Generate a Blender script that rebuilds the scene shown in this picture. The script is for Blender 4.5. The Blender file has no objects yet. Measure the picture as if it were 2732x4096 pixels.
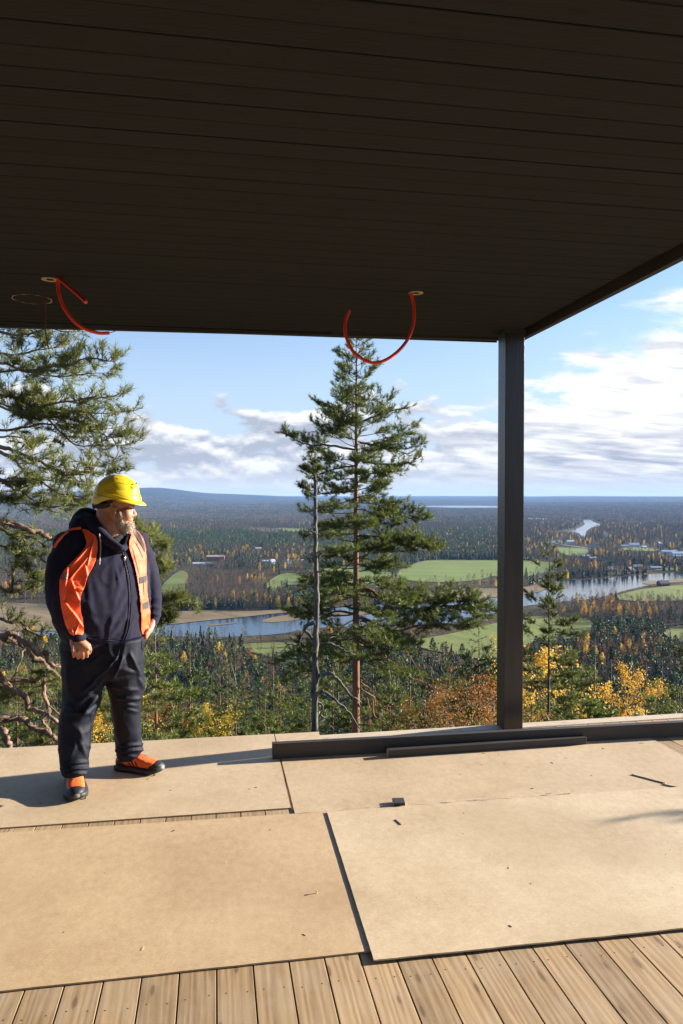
import bpy, bmesh, math, random
import numpy as np
from mathutils import Vector, Matrix, noise as mnoise
R = math.radians
scene = bpy.context.scene
COL = scene.collection

# ------------------------------------------------------------------ camera
EYE = 1.7
YAW, PITCH = R(9.611), R(-1.203)
FPX = 3000.0                       # focal length in photograph pixels (2732 x 4096)
cam_d = bpy.data.cameras.new('camera')
cam = bpy.data.objects.new('camera', cam_d); COL.objects.link(cam)
cam.location = (0, 0, EYE)
cam.rotation_euler = (math.pi/2 + PITCH, 0, -YAW)
cam_d.sensor_fit = 'VERTICAL'; cam_d.sensor_height = 36.0; cam_d.sensor_width = 24.0
cam_d.lens = FPX/4096*36.0
cam_d.clip_start = 0.05; cam_d.clip_end = 80000
scene.camera = cam

# ------------------------------------------------------------------ light
SUN_AZ, SUN_EL = R(81.4), R(15.5)
EXPOSURE = 1.82
sd = bpy.data.lights.new('sun', 'SUN'); sd.energy = 5.0; sd.angle = R(0.53); sd.color = (1.0, 0.92, 0.80)
sun = bpy.data.objects.new('sun', sd); COL.objects.link(sun)
sdir = Vector((math.sin(SUN_AZ)*math.cos(SUN_EL), math.cos(SUN_AZ)*math.cos(SUN_EL), math.sin(SUN_EL)))
sun.rotation_euler = sdir.to_track_quat('Z', 'Y').to_euler()
sun.location = (20, 5, 20)

CLOUD = [(2.6,2.85,3.45), (3.6,3.8,4.35), (4.8,4.9,5.1), (6.5,6.5,6.4)]
SKYTINT = (1.20,1.20,1.32,1); PALE = (3.5,4.3,5.4,1); HORIZ = (4.7,4.8,4.9,1)

vs = scene.view_settings
scene.display_settings.display_device = 'sRGB'
vs.view_transform = 'Standard'; vs.look = 'None'; vs.exposure = EXPOSURE; vs.gamma = 1.0; vs.use_curve_mapping = False
scene.render.film_transparent = False
scene.cycles.use_denoising = True
scene.cycles.max_bounces = 8
scene.cycles.transparent_max_bounces = 8
scene.cycles.volume_bounces = 0

class NT:
    """small helper round a node tree"""
    def __init__(s, tree): s.t = tree; s.n = tree.nodes; s.l = tree.links
    def node(s, typ, **kw):
        n = s.n.new(typ)
        for k, v in kw.items():
            if k in ('ins',): continue
            setattr(n, k, v)
        for k, v in kw.get('ins', {}).items():
            s.put(n.inputs[k], v)
        return n
    def put(s, sock, v):
        if isinstance(v, bpy.types.NodeSocket): s.l.new(v, sock)
        else: sock.default_value = v
    def math(s, op, a, b=0.0, c=0.0, clamp=False):
        n = s.n.new('ShaderNodeMath'); n.operation = op; n.use_clamp = clamp
        s.put(n.inputs[0], a); s.put(n.inputs[1], b)
        if len(n.inputs) > 2: s.put(n.inputs[2], c)
        return n.outputs[0]
    def mix(s, fac, a, b, blend='MIX'):
        n = s.n.new('ShaderNodeMix'); n.data_type = 'RGBA'; n.blend_type = blend; n.clamp_factor = True
        s.put(n.inputs[0], fac); s.put(n.inputs[6], a); s.put(n.inputs[7], b)
        return n.outputs[2]
    def ramp(s, fac, stops, interp='LINEAR'):
        n = s.n.new('ShaderNodeValToRGB'); n.color_ramp.interpolation = interp
        el = n.color_ramp.elements
        while len(el) < len(stops): el.new(0.5)
        for e, (p, c) in zip(el, stops):
            e.position = p; e.color = c if len(c) == 4 else (*c, 1)
        s.put(n.inputs[0], fac)
        return n.outputs[0]
    def mrange(s, v, a, b, c=0.0, d=1.0, smooth=False):
        n = s.n.new('ShaderNodeMapRange'); n.clamp = True
        if smooth: n.interpolation_type = 'SMOOTHSTEP'
        for i, x in enumerate((v, a, b, c, d)): s.put(n.inputs[i], x)
        return n.outputs[0]
    def noise(s, vec, scale, detail=4.0, rough=0.5, dist=0.0):
        n = s.n.new('ShaderNodeTexNoise'); n.inputs['Scale'].default_value = scale
        n.inputs['Detail'].default_value = detail; n.inputs['Roughness'].default_value = rough
        n.inputs['Distortion'].default_value = dist
        if vec is not None: s.l.new(vec, n.inputs['Vector'])
        return n.outputs[0]
    def mapping(s, vec, scale=(1,1,1), loc=(0,0,0), rot=(0,0,0)):
        n = s.n.new('ShaderNodeMapping'); s.put(n.inputs['Scale'], scale); s.put(n.inputs['Location'], loc)
        s.put(n.inputs['Rotation'], rot); s.l.new(vec, n.inputs['Vector'])
        return n.outputs[0]

# world: physical sky with procedural cloud layers
W = bpy.data.worlds.new('World'); scene.world = W; W.use_nodes = True
w = NT(W.node_tree); W.node_tree.nodes.clear()
sky = w.node('ShaderNodeTexSky', sky_type='NISHITA', sun_disc=False, sun_elevation=SUN_EL, sun_rotation=SUN_AZ,
             altitude=300.0, air_density=1.0, dust_density=0.4, ozone_density=2.2)
tc = w.node('ShaderNodeTexCoord').outputs['Generated']
sep = w.node('ShaderNodeSeparateXYZ', ins={0: tc})
dx, dy, dz = sep.outputs
zz = w.math('ADD', w.math('MAXIMUM', dz, 0.0), 0.16)
pl = w.node('ShaderNodeCombineXYZ', ins={0: w.math('DIVIDE', dx, zz), 1: w.math('DIVIDE', dy, zz), 2: 0.0}).outputs[0]
hz = w.math('SQRT', w.math('ADD', w.math('MULTIPLY', dx, dx), w.math('MULTIPLY', dy, dy)))
s_ = w.math('DIVIDE', w.math('ADD', w.math('MULTIPLY', dx, math.sin(R(62))), w.math('MULTIPLY', dy, math.cos(R(62)))), w.math('MAXIMUM', hz, 0.01))
right = w.mrange(s_, 0.62, 0.82, 0.0, 1.0, True)
# broad sheet of cloud on the right, its edge rising away from the view
zb = w.math('ADD', 0.10, w.math('MULTIPLY', w.math('MAXIMUM', w.math('SUBTRACT', s_, 0.74), 0.0), 0.95))
n1 = w.noise(w.mapping(pl, (1.7, 2.7, 1), (3.1, 1.7, 0)), 1.0, 8.0, 0.58, 0.4)
cov = w.math('ADD', n1, w.math('MULTIPLY', w.math('SUBTRACT', zb, dz), 2.0))
maskR = w.math('MULTIPLY', w.mrange(cov, 0.47, 0.60, 0.0, 1.0, True), w.mrange(s_, 0.60, 0.80, 0.0, 1.0, True))
# heaped clouds low over the horizon on the left and in the centre
def puff(off):
    v = w.mapping(tc, (9.0, 9.0, 21.0), (1.15, 0.9, off))
    return w.noise(v, 1.0, 7.0, 0.52, 0.1)
pA = puff(0.4); pB = puff(0.4+0.16)
lowb = w.math('MULTIPLY', w.math('SUBTRACT', 0.112, dz), 3.0)
maskL = w.mrange(w.math('ADD', pA, lowb), 0.51, 0.59, 0.0, 0.95, True)
cmask = w.math('MAXIMUM', maskR, maskL)
# light on the clouds: bright where the heap thins upward, grey below
rim = w.mrange(w.math('SUBTRACT', pA, pB), -0.03, 0.065, 0.0, 1.0)
lumL = w.math('MULTIPLY_ADD', rim, 0.85, 0.05)
n2 = w.noise(w.mapping(pl, (1.8, 4.2, 1), (1.3, 9.1, 0)), 1.0, 6.0, 0.5, 0.5)
n3 = w.noise(w.mapping(pl, (5.0, 9.0, 1), (0.3, 2.2, 0)), 1.0, 4.0, 0.5, 0.5)
tex = w.math('ADD', w.math('MULTIPLY', n2, 0.7), w.math('MULTIPLY', n3, 0.3))
lumR = w.math('ADD', w.mrange(tex, 0.36, 0.58), w.mrange(dz, 0.02, 0.13, -0.25, 0.42))
lum = w.math('ADD', w.math('MULTIPLY', lumL, w.math('SUBTRACT', 1.0, right)), w.math('MULTIPLY', lumR, right))
ccol = w.ramp(lum, [(0.0, CLOUD[0]), (0.33, CLOUD[1]), (0.66, CLOUD[2]), (1.0, CLOUD[3])])
skyc = w.mix(1.0, sky.outputs[0], SKYTINT, 'MULTIPLY')
pale = w.mrange(dz, 0.0, 0.32, 0.88, 0.0, True)
skyc = w.mix(pale, skyc, PALE)
skyf = w.mix(cmask, skyc, ccol)
hzn = w.mrange(dz, 0.0, 0.050, 0.90, 0.0, True)
skyf = w.mix(hzn, skyf, HORIZ)
bg = w.node('ShaderNodeBackground', ins={0: skyf, 1: 0.05})
wo = w.node('ShaderNodeOutputWorld', ins={0: bg.outputs[0]})

# ------------------------------------------------------------------ helpers
def px(x, y, z):
    """ground position that the photograph shows at native pixel (x, y), for a surface at height z"""
    fw = Vector((math.sin(YAW)*math.cos(PITCH), math.cos(YAW)*math.cos(PITCH), math.sin(PITCH)))
    rt = Vector((math.cos(YAW), -math.sin(YAW), 0)); up = rt.cross(fw)
    r = fw + rt*((x-1366)/FPX) - up*((y-2048)/FPX)
    t = (z-EYE)/r.z
    return (r.x*t, r.y*t, z)
def pd(x, y, d):
    """point seen at pixel (x, y) at distance d along the view axis"""
    fw = Vector((math.sin(YAW)*math.cos(PITCH), math.cos(YAW)*math.cos(PITCH), math.sin(PITCH)))
    rt = Vector((math.cos(YAW), -math.sin(YAW), 0)); up = rt.cross(fw)
    return Vector((0, 0, EYE)) + (fw + rt*((x-1366)/FPX) - up*((y-2048)/FPX))*d
def tag(o, label=None, cat=None, group=None, kind=None):
    if label: o['label'] = label
    if cat: o['category'] = cat
    if group: o['group'] = group
    if kind: o['kind'] = kind
    return o
def empty(name, loc=(0,0,0), rz=0.0):
    o = bpy.data.objects.new(name, None); COL.objects.link(o); o.location = loc; o.rotation_euler = (0, 0, rz)
    o.empty_display_size = 0.1
    return o
def link(name, me, parent=None, loc=None, rot=None):
    o = bpy.data.objects.new(name, me); COL.objects.link(o)
    if parent: o.parent = parent
    if loc is not None: o.location = loc
    if rot is not None: o.rotation_euler = rot
    return o
class MB:
    """mesh builder: vertices, faces, a material index per face"""
    def __init__(s): s.v = []; s.f = []; s.m = []
    def add(s, vs_, fs, m=0):
        b = len(s.v); s.v.extend(vs_); s.f.extend([tuple(i+b for i in f) for f in fs]); s.m.extend([m]*len(fs))
    def box(s, x0, x1, y0, y1, z0, z1, m=0):
        s.add([(x0,y0,z0),(x1,y0,z0),(x1,y1,z0),(x0,y1,z0),(x0,y0,z1),(x1,y0,z1),(x1,y1,z1),(x0,y1,z1)],
              [(3,2,1,0),(4,5,6,7),(0,1,5,4),(1,2,6,5),(2,3,7,6),(3,0,4,7)], m)
    def prism(s, poly, z0, z1, m=0):
        n = len(poly); a = sum(poly[i][0]*poly[(i+1)%n][1]-poly[(i+1)%n][0]*poly[i][1] for i in range(n))
        if a < 0: poly = poly[::-1]
        s.add([(x,y,z0) for x,y in poly]+[(x,y,z1) for x,y in poly],
              [tuple(range(n))[::-1], tuple(range(n,2*n))]+[(i,(i+1)%n,(i+1)%n+n,i+n) for i in range(n)], m)
    def tube(s, pts, rad, n=6, m=0, cap=True):
        pts = [Vector(p) for p in pts]; k = len(pts)
        if not hasattr(rad, '__len__'): rad = [rad]*k
        t = [(pts[min(i+1,k-1)]-pts[max(i-1,0)]).normalized() for i in range(k)]
        a = t[0].orthogonal().normalized(); vs_ = []
        for i in range(k):
            a = (a - t[i]*a.dot(t[i]))
            a = a.normalized() if a.length > 1e-6 else t[i].orthogonal().normalized()
            b = t[i].cross(a)
            for j in range(n):
                q = 2*math.pi*j/n
                vs_.append(tuple(pts[i] + (a*math.cos(q)+b*math.sin(q))*rad[i]))
        fs = [(i*n+j, i*n+(j+1)%n, (i+1)*n+(j+1)%n, (i+1)*n+j) for i in range(k-1) for j in range(n)]
        if cap: fs += [tuple(range(n))[::-1], tuple(range((k-1)*n, k*n))]
        s.add(vs_, fs, m)
    def mesh(s, name, mats, smooth=False):
        me = bpy.data.meshes.new(name); me.from_pydata(s.v, [], s.f)
        for mt in (mats if isinstance(mats, (list, tuple)) else [mats]): me.materials.append(mt)
        if s.m: me.polygons.foreach_set('material_index', s.m)
        if smooth: me.polygons.foreach_set('use_smooth', [True]*len(s.f))
        me.update(); return me
    def build(s, name, mats, parent=None, smooth=False, loc=None, rot=None):
        return link(name, s.mesh(name, mats, smooth), parent, loc, rot)
def bevel(o, w_=0.003, seg=2):
    m = o.modifiers.new('bevel', 'BEVEL'); m.width = w_; m.segments = seg; m.limit_method = 'ANGLE'; return o

# ------------------------------------------------------------------ materials
def mat(name, col, rough=0.8, var=0.0, scale=5.0, bump=0.0, bscale=30.0, metal=0.0, spec=0.5, col2=None, coords='Object', rnd=0.0, trans=0.0, detail=5.0, stretch=(1,1,1), sheen=0.0):
    m = bpy.data.materials.new(name); m.use_nodes = True; t = NT(m.node_tree)
    b = m.node_tree.nodes['Principled BSDF']; b.inputs['Roughness'].default_value = rough
    b.inputs['Metallic'].default_value = metal; b.inputs['Specular IOR Level'].default_value = spec
    if sheen: b.inputs['Sheen Weight'].default_value = sheen
    c = (*col, 1); co = t.node('ShaderNodeTexCoord').outputs[coords]
    if stretch != (1,1,1): co = t.mapping(co, stretch)
    out = None
    if var or col2:
        nz = t.mrange(t.noise(co, scale, detail, 0.6), 0.34, 0.66)
        c2 = (*col2, 1) if col2 else tuple(min(1, x*(1+var)) for x in col)+(1,)
        c1 = c if col2 else tuple(x*(1-var) for x in col)+(1,)
        out = t.mix(nz, c1, c2)
    if rnd:
        oi = t.node('ShaderNodeObjectInfo').outputs['Random']
        hs = t.node('ShaderNodeHueSaturation', ins={'Hue': t.mrange(oi, 0, 1, 0.5-rnd*0.06, 0.5+rnd*0.06), 'Saturation': 1.0,
                    'Value': t.mrange(t.math('FRACT', t.math('MULTIPLY', oi, 7.31)), 0, 1, 1-rnd, 1+rnd), 'Color': out if out else c})
        out = hs.outputs[0]
    t.put(b.inputs['Base Color'], out if out else c)
    if bump:
        bn = t.node('ShaderNodeBump', ins={'Strength': bump, 'Distance': 0.01, 'Height': t.noise(co, bscale, 6.0, 0.6)})
        t.l.new(bn.outputs[0], b.inputs['Normal'])
    if trans:
        tr = t.node('ShaderNodeBsdfTranslucent'); t.put(tr.inputs[0], out if out else c)
        mx = t.node('ShaderNodeMixShader', ins={0: trans, 1: b.outputs[0], 2: tr.outputs[0]})
        t.l.new(mx.outputs[0], m.node_tree.nodes['Material Output'].inputs[0])
    return m

def wood_mat(name, dark, light, axis='y', knots=True, gr=1.0, rough=0.7, silver=(0.40,0.32,0.22), silver_amt=0.35, scuff=0.0):
    """sawn timber: long grain, knots, weathering; grain runs along the object's own axis"""
    m = bpy.data.materials.new(name); m.use_nodes = True; t = NT(m.node_tree)
    b = m.node_tree.nodes['Principled BSDF']; b.inputs['Roughness'].default_value = rough
    co = t.node('ShaderNodeTexCoord').outputs['Object']
    oi = t.node('ShaderNodeObjectInfo').outputs['Random']
    off = t.node('ShaderNodeCombineXYZ', ins={0: t.math('MULTIPLY', oi, 37.0), 1: t.math('MULTIPLY', oi, 91.0), 2: t.math('MULTIPLY', oi, 53.0)}).outputs[0]
    va = t.node('ShaderNodeVectorMath', operation='ADD', ins={0: co, 1: off}).outputs[0]
    st = {'y': (1, 0.06, 1), 'x': (0.06, 1, 1)}[axis]
    wst = {'y': (1, 0.16, 1), 'x': (0.16, 1, 1)}[axis]
    kst = {'y': (9.0, 2.4, 0.01), 'x': (2.4, 9.0, 0.01)}[axis]
    warp = t.noise(t.mapping(va, wst), 9.0, 2.0, 0.5)
    grain = t.noise(t.mapping(va, st), 55.0*gr, 6.0, 0.65, 0.6)
    rings = t.node('ShaderNodeTexWave', wave_type='BANDS', bands_direction=('X' if axis == 'y' else 'Y'),
                   ins={'Vector': t.mapping(va, st), 'Scale': 11.0, 'Distortion': 14.0, 'Detail': 3.0, 'Detail Scale': 0.9}).outputs[1]
    g = t.math('ADD', t.math('MULTIPLY', grain, 0.78), t.math('MULTIPLY', rings, 0.22))
    c = t.mix(t.mrange(g, 0.22, 0.66), (*dark, 1), (*light, 1))
    tone = t.mrange(oi, 0, 1, 0.74, 1.12)
    c = t.mix(1.0, c, t.node('ShaderNodeCombineColor', ins={0: tone, 1: tone, 2: tone}).outputs[0], 'MULTIPLY')
    wz = t.noise(va, 5.0, 5.0, 0.6)
    c = t.mix(t.math('MULTIPLY', t.mrange(wz, 0.42, 0.66), silver_amt), c, (*silver, 1))
    kn = None
    if knots:
        vo = t.node('ShaderNodeTexVoronoi', voronoi_dimensions='2D', ins={'Vector': t.mapping(va, kst), 'Scale': 1.0, 'Randomness': 1.0})
        kn = t.mrange(t.math('ADD', vo.outputs[0], t.math('MULTIPLY', t.math('SUBTRACT', warp, 0.5), 0.16)), 0.04, 0.085, 1.0, 0.0, True)
        c = t.mix(t.math('MULTIPLY', kn, 0.6), c, tuple(x*0.28 for x in dark)+(1,))
        halo = t.mrange(t.math('ADD', vo.outputs[0], t.math('MULTIPLY', t.math('SUBTRACT', grain, 0.5), 0.3)), 0.05, 0.20, 0.20, 0.0, True)
        c = t.mix(halo, c, tuple(x*0.7 for x in dark)+(1,))
    if scuff:
        sm_ = {'y': (9.0, 0.7, 1), 'x': (0.7, 9.0, 1)}[axis]
        sc2 = t.noise(t.mapping(va, sm_), 6.0, 3.0, 0.6)
        c = t.mix(t.mrange(sc2, 0.735, 0.80, 0.0, scuff), c, (0.10,0.075,0.045,1))
    t.put(b.inputs['Base Color'], c)
    bn = t.node('ShaderNodeBump', ins={'Strength': 0.35, 'Distance': 0.002, 'Height': g})
    t.l.new(bn.outputs[0], b.inputs['Normal'])
    return m

M = {}
M['deck'] = wood_mat('deck_timber', (0.225,0.135,0.062), (0.44,0.295,0.155))
M['edge_timber'] = wood_mat('edge_timber', (0.40,0.30,0.20), (0.58,0.48,0.36), axis='x')
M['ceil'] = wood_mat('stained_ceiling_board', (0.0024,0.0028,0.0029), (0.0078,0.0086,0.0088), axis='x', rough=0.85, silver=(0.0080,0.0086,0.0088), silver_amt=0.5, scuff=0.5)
M['painted'] = mat('dark_painted_timber', (0.036,0.030,0.026), 0.55, 0.22, 14, 0.25, 90, stretch=(0.15,1,1))
M['painted_v'] = mat('dark_painted_post', (0.026,0.024,0.023), 0.30, 0.22, 16, 0.25, 90, stretch=(1,1,0.12))
M['void'] = mat('dark_underlay', (0.012,0.011,0.010), 0.95)
M['rawcut'] = mat('raw_cut_timber', (0.50,0.36,0.21), 0.85, 0.25, 40, 0.3, 90)
M['redtube'] = mat('red_conduit', (0.85,0.055,0.016), 0.5, 0.1, 60)
M['redin'] = mat('red_conduit_bore', (0.80,0.10,0.05), 0.6)
M['wire'] = mat('grey_wire', (0.16,0.17,0.19), 0.4, metal=0.4)
M['cable'] = mat('brown_cable', (0.10,0.05,0.03), 0.6)
def hardboard(nm='hardboard', k=(1,1,1)):
    m = bpy.data.materials.new(nm); m.use_nodes = True; t = NT(m.node_tree)
    b = m.node_tree.nodes['Principled BSDF']; b.inputs['Roughness'].default_value = 0.62
    co = t.node('ShaderNodeTexCoord').outputs['Object']; oi = t.node('ShaderNodeObjectInfo').outputs['Random']
    big = t.noise(co, 1.6, 4.0, 0.6, 0.3); mid = t.noise(t.mapping(co, (1.0,0.8,1)), 26.0, 5.0, 0.62); fine = t.noise(t.mapping(co, (0.6,1,1), (0,0,0), (0,0,0.5)), 130.0, 5.0, 0.75)
    f = t.math('ADD', t.math('ADD', t.math('MULTIPLY', big, 0.34), t.math('MULTIPLY', mid, 0.26)), t.math('MULTIPLY', fine, 0.40))
    c = t.mix(t.mrange(f, 0.38, 0.62), (0.43,0.315,0.185,1), (0.62,0.495,0.33,1))
    damp = t.mrange(t.noise(co, 0.9, 3.0, 0.5, 0.4), 0.50, 0.66, 0.0, 0.35, True)
    c = t.mix(damp, c, (0.36,0.25,0.14,1))
    scuff = t.mrange(t.noise(t.mapping(co, (4,18,1), (0,0,0), (0,0,0.4)), 2.2, 5.0, 0.7, 0.8), 0.64, 0.76, 0.0, 0.6)
    c = t.mix(scuff, c, (0.70,0.57,0.42,1))
    c = t.mix(1.0, c, (*k, 1), 'MULTIPLY')
    t.put(b.inputs['Base Color'], c)
    bn = t.node('ShaderNodeBump', ins={'Strength': 0.25, 'Distance': 0.002, 'Height': fine}); t.l.new(bn.outputs[0], b.inputs['Normal'])
    return m
M['hardboard'] = hardboard(); M['hardboard_b'] = hardboard('browner_hardboard', (.90,.82,.74)); M['hardboard_c'] = hardboard('dusty_hardboard', (.93,.90,.88))
# ------------------------------------------------------------------ deck
rng = random.Random(7)
deck = tag(empty('deck'), kind='structure')
PITCHW = 0.1303; X0 = -0.650
for i in range(-36, 45):
    xa = X0 + i*PITCHW + 0.0028; xb = X0 + (i+1)*PITCHW - 0.0028
    far = 5.135 + max(0.0, (xa-0.7))*0.021
    if xa < 0.42: far = 5.27
    mb = MB(); mb.box(-(xb-xa)/2, (xb-xa)/2, 0, far+3.2, -0.028, 0)
    o = mb.build('deck_board', M['deck'], deck, loc=((xa+xb)/2, -3.2, -0.0005*rng.random())); bevel(o, 0.0009, 1)
    # paired screw heads where the joists cross
    if -1.4 < xa < 3.6:
        sb = MB()
        for yy in (1.35, 1.95, 2.55):
            for k in (-0.036, 0.036):
                cx_, cy_ = k+rng.uniform(-.004,.004), yy+3.2+rng.uniform(-.012,.012)
                sb.add([(cx_+0.0030*math.cos(a*math.pi/3), cy_+0.0030*math.sin(a*math.pi/3), 0.0006) for a in range(6)], [tuple(range(6))])
        sb.build('screw_heads', M['void'], o)
mb = MB(); mb.box(-5.4, 5.2, -3.2, 5.10, -0.20, -0.05)
mb.build('deck_joists', M['void'], deck)
# edge timber that closes the deck beyond the beam
e = empty('edge_board', (0.60, 5.13, 0), R(1.25)); tag(e, 'pale sawn timber board along the far edge of the deck behind the dark beam', 'board')
mb = MB(); mb.box(0, 4.6, 0, 0.105, -0.028, 0.006); bevel(mb.build('board_face', M['edge_timber'], e), 0.003, 1)
sb = MB()
for k in range(30):
    cx_, cy_ = 0.1+k*0.15, 0.03 if k % 2 else 0.075
    sb.add([(cx_+0.004*math.cos(a*math.pi/3), cy_+0.004*math.sin(a*math.pi/3), 0.0066) for a in range(6)], [tuple(range(6))])
tag(sb.build('nail_heads', M['void'], e), kind='stuff')

# ------------------------------------------------------------------ hardboard sheets
def ragged(p, q, n, amp, rg):
    out = []
    for i in range(n):
        t = i/n; out.append((p[0]+(q[0]-p[0])*t + rg.uniform(-amp, amp)*(0 < i), p[1]+(q[1]-p[1])*t + rg.uniform(-amp, amp)*(0 < i)))
    return out
def sheet(corners, z, th, label, seed, amps=None, warp=0.0):
    rg = random.Random(seed); pts = []
    for i in range(len(corners)):
        pts += ragged(corners[i], corners[(i+1) % len(corners)], 40, (amps or [0.0006]*9)[i], rg)
    mb = MB(); mb.prism(pts, z, z+th)
    o = mb.build('hardboard_sheet', M[{1:'hardboard_c',2:'hardboard_c',3:'hardboard_b',4:'hardboard'}[seed]])
    tag(o, label, 'hardboard sheet', 'hardboard sheets protecting the deck')
    return o
sheet([(-3.4,4.037),(0.403,4.034),(0.411,5.315),(-3.4,5.322)], 0.001, 0.006, 'tan hardboard sheet at the deck edge on which the man in the yellow helmet stands', 1, [0.0005,0.0003,0.0015,0.0005])
sheet([(0.418,3.951),(3.015,3.945),(3.005,5.10),(0.729,5.115),(0.731,5.312),(0.418,5.312)], 0.001, 0.006, 'tan hardboard sheet under the dark beam, between it and the small dark block', 2, [0.0018,0.001,0.001,0.001,0.001,0.001])
sheet([(-3.4,2.672),(0.575,2.703),(0.60,3.952),(-3.4,4.004)], 0.001, 0.006, 'browner hardboard sheet on the left in front of the man, partly under the brightest sheet', 3, [0.0012,0.0005,0.001,0.0005])
sheet([(0.566,2.637),(3.55,2.628),(3.60,3.93),(0.587,3.936)], 0.0075, 0.006, 'brightest hardboard sheet in the right foreground lying over its left neighbour', 4, [0.0016,0.0006,0.001,0.0006])

# small things lying about
def lying_bar(name, label, cat, p0, p1, w_, h_, m, z0, group=None, endm=None):
    p0, p1 = Vector((*p0, 0)), Vector((*p1, 0)); L = (p1-p0).length
    mb = MB(); mb.box(0, L, 0, w_, 0, h_)
    if endm: mb.m[5] = 1; mb.m[3] = 1
    o = mb.build(name, [m, endm] if endm else m, loc=(p0.x, p0.y, z0), rot=(0, 0, math.atan2(p1.y-p0.y, p1.x-p0.x)))
    bevel(o, 0.0025, 2); tag(o, label, cat, group); return o
bm_ = lying_bar('timber_beam', 'long dark brown painted beam lying along the deck in front of the post', 'beam', (0.362,4.80), (5.2,4.772), 0.048, 0.099, M['painted'], 0.007)
lying_bar('timber_plank', 'short dark grey painted plank lying in front of the long dark beam', 'plank', (1.104,4.705), (2.50,4.735), 0.045, 0.047, M['painted'], 0.007, endm=M['rawcut'])
blk = lying_bar('timber_block', 'small dark painted offcut block on the seam of the hardboard sheets', 'block', (0.955,3.945), (1.020,3.937), 0.075, 0.0155, M['painted'], 0.0135, endm=M['rawcut'])
g = px(2525, 3096, 0.01)
lying_bar('broken_strip', 'thin broken strip of dark board lying on the hardboard at the right edge', 'board strip', px(2525,3098,0.01)[:2], px(2662,3134,0.01)[:2], 0.010, 0.006, M['rawcut'], 0.0075, 'broken strips on the right')
lying_bar('broken_strip', 'second thin board strip, overlapping the first and running out of the right edge', 'board strip', px(2650,3137,0.01)[:2], px(2790,3168,0.01)[:2], 0.012, 0.006, M['rawcut'], 0.0075, 'broken strips on the right')
lying_bar('nail', 'small grey nail lying in front of the dark block', 'nail', px(1579,3279,0.014)[:2], px(1603,3300,0.014)[:2], 0.005, 0.004, M['wire'], 0.0137)
sc_ = empty('screw', px(1266,3573,0.007)); tag(sc_, 'single screw standing in the left foreground sheet with a long shadow', 'screw')
mb = MB(); mb.tube([(0,0,0),(0,0,0.012)], 0.0025, 8); mb.build('shank', M['rawcut'], sc_)
mb = MB(); mb.tube([(0,0,0.0115),(0,0,0.014)], 0.0052, 10); mb.build('head', M['rawcut'], sc_)
# wood chips and crumbs (too many to count)
rg = random.Random(11); mb = MB(); spots = []
for i in range(48):
    if rg.random() < .45: x, y, z = rg.uniform(1.2,3.2), rg.uniform(4.0,4.7), 0.0072
    elif rg.random() < .5: x, y, z = rg.uniform(0.8,3.2), rg.uniform(2.7,3.9), 0.0137
    else: x, y, z = rg.uniform(-1.3,0.4), rg.uniform(2.8,4.9), 0.0072
    if 3.92 < y < 4.05: continue
    L, a = rg.uniform(0.002, 0.011)*(1.6 if rg.random() < .1 else 1), rg.uniform(0, 3.14); w_ = rg.uniform(0.0008, 0.0025)
    c, s = math.cos(a), math.sin(a)
    q = [(-L,-w_),(L,-w_),(L*.8,w_),(-L,w_)]
    P = [(x+c*u-s*v, y+s*u+c*v) for u, v in q]; mb.prism(P, z, z+rg.uniform(.0006,.002), 0 if rg.random() < .6 else 1)
for i in range(34):   # pale splinters along the seam
    x = 0.43+rg.random()*1.6; y = 3.955+rg.uniform(-.004,.012); L = rg.uniform(.004,.03); w_ = rg.uniform(.001,.004)
    mb.prism([(x-L,y-w_),(x+L,y-w_*.4),(x+L,y+w_),(x-L,y+w_*.6)], 0.0138, 0.0150, 2)
M['chip_light'] = mat('pale_splinters', (0.66,0.55,0.40), 0.9, 0.1, 60)
o = mb.build('wood_chips', [M['rawcut'], M['void'], M['chip_light']]); tag(o, 'wood chips and sawdust crumbs scattered on the hardboard sheets', 'wood chips', kind='stuff')

# ------------------------------------------------------------------ roof
CZ = 2.90
roof = tag(empty('canopy_roof'), 'dark stained timber canopy roof with boarded underside over the deck', 'roof')
XR, XL = 2.185, -6.0
def front(x): return 5.425 + (2.2-x)*0.048
rows = []; y = -3.0; PR = 0.1085
FIRST = 2.026 - 46*PR
i = 0; y = FIRST
rgc = random.Random(3)
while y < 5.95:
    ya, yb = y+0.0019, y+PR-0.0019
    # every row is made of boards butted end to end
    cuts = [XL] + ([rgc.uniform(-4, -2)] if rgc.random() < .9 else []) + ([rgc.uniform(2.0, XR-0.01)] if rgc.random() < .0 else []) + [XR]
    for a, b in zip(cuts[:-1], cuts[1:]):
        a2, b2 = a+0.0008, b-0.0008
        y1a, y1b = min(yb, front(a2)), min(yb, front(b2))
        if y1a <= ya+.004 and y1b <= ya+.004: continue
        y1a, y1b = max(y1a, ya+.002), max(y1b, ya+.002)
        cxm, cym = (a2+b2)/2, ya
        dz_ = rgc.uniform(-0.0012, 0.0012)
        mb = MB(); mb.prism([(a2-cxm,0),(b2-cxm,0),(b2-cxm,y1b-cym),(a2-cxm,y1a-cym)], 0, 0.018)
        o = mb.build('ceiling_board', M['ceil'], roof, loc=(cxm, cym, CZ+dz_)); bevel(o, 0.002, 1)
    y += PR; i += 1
mb = MB(); mb.box(XL, XR+0.07, -3.0, 5.40, CZ+0.030, CZ+0.24); mb.build('roof_deck', M['void'], roof)
mb = MB(); mb.prism([(XL,front(XL)+.006),(XR+.115,front(XR)+.006),(XR+.115,front(XR)+.05),(XL,front(XL)+.05)], CZ-0.012, CZ+0.26)
mb.build('front_fascia', M['painted'], roof)
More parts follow.
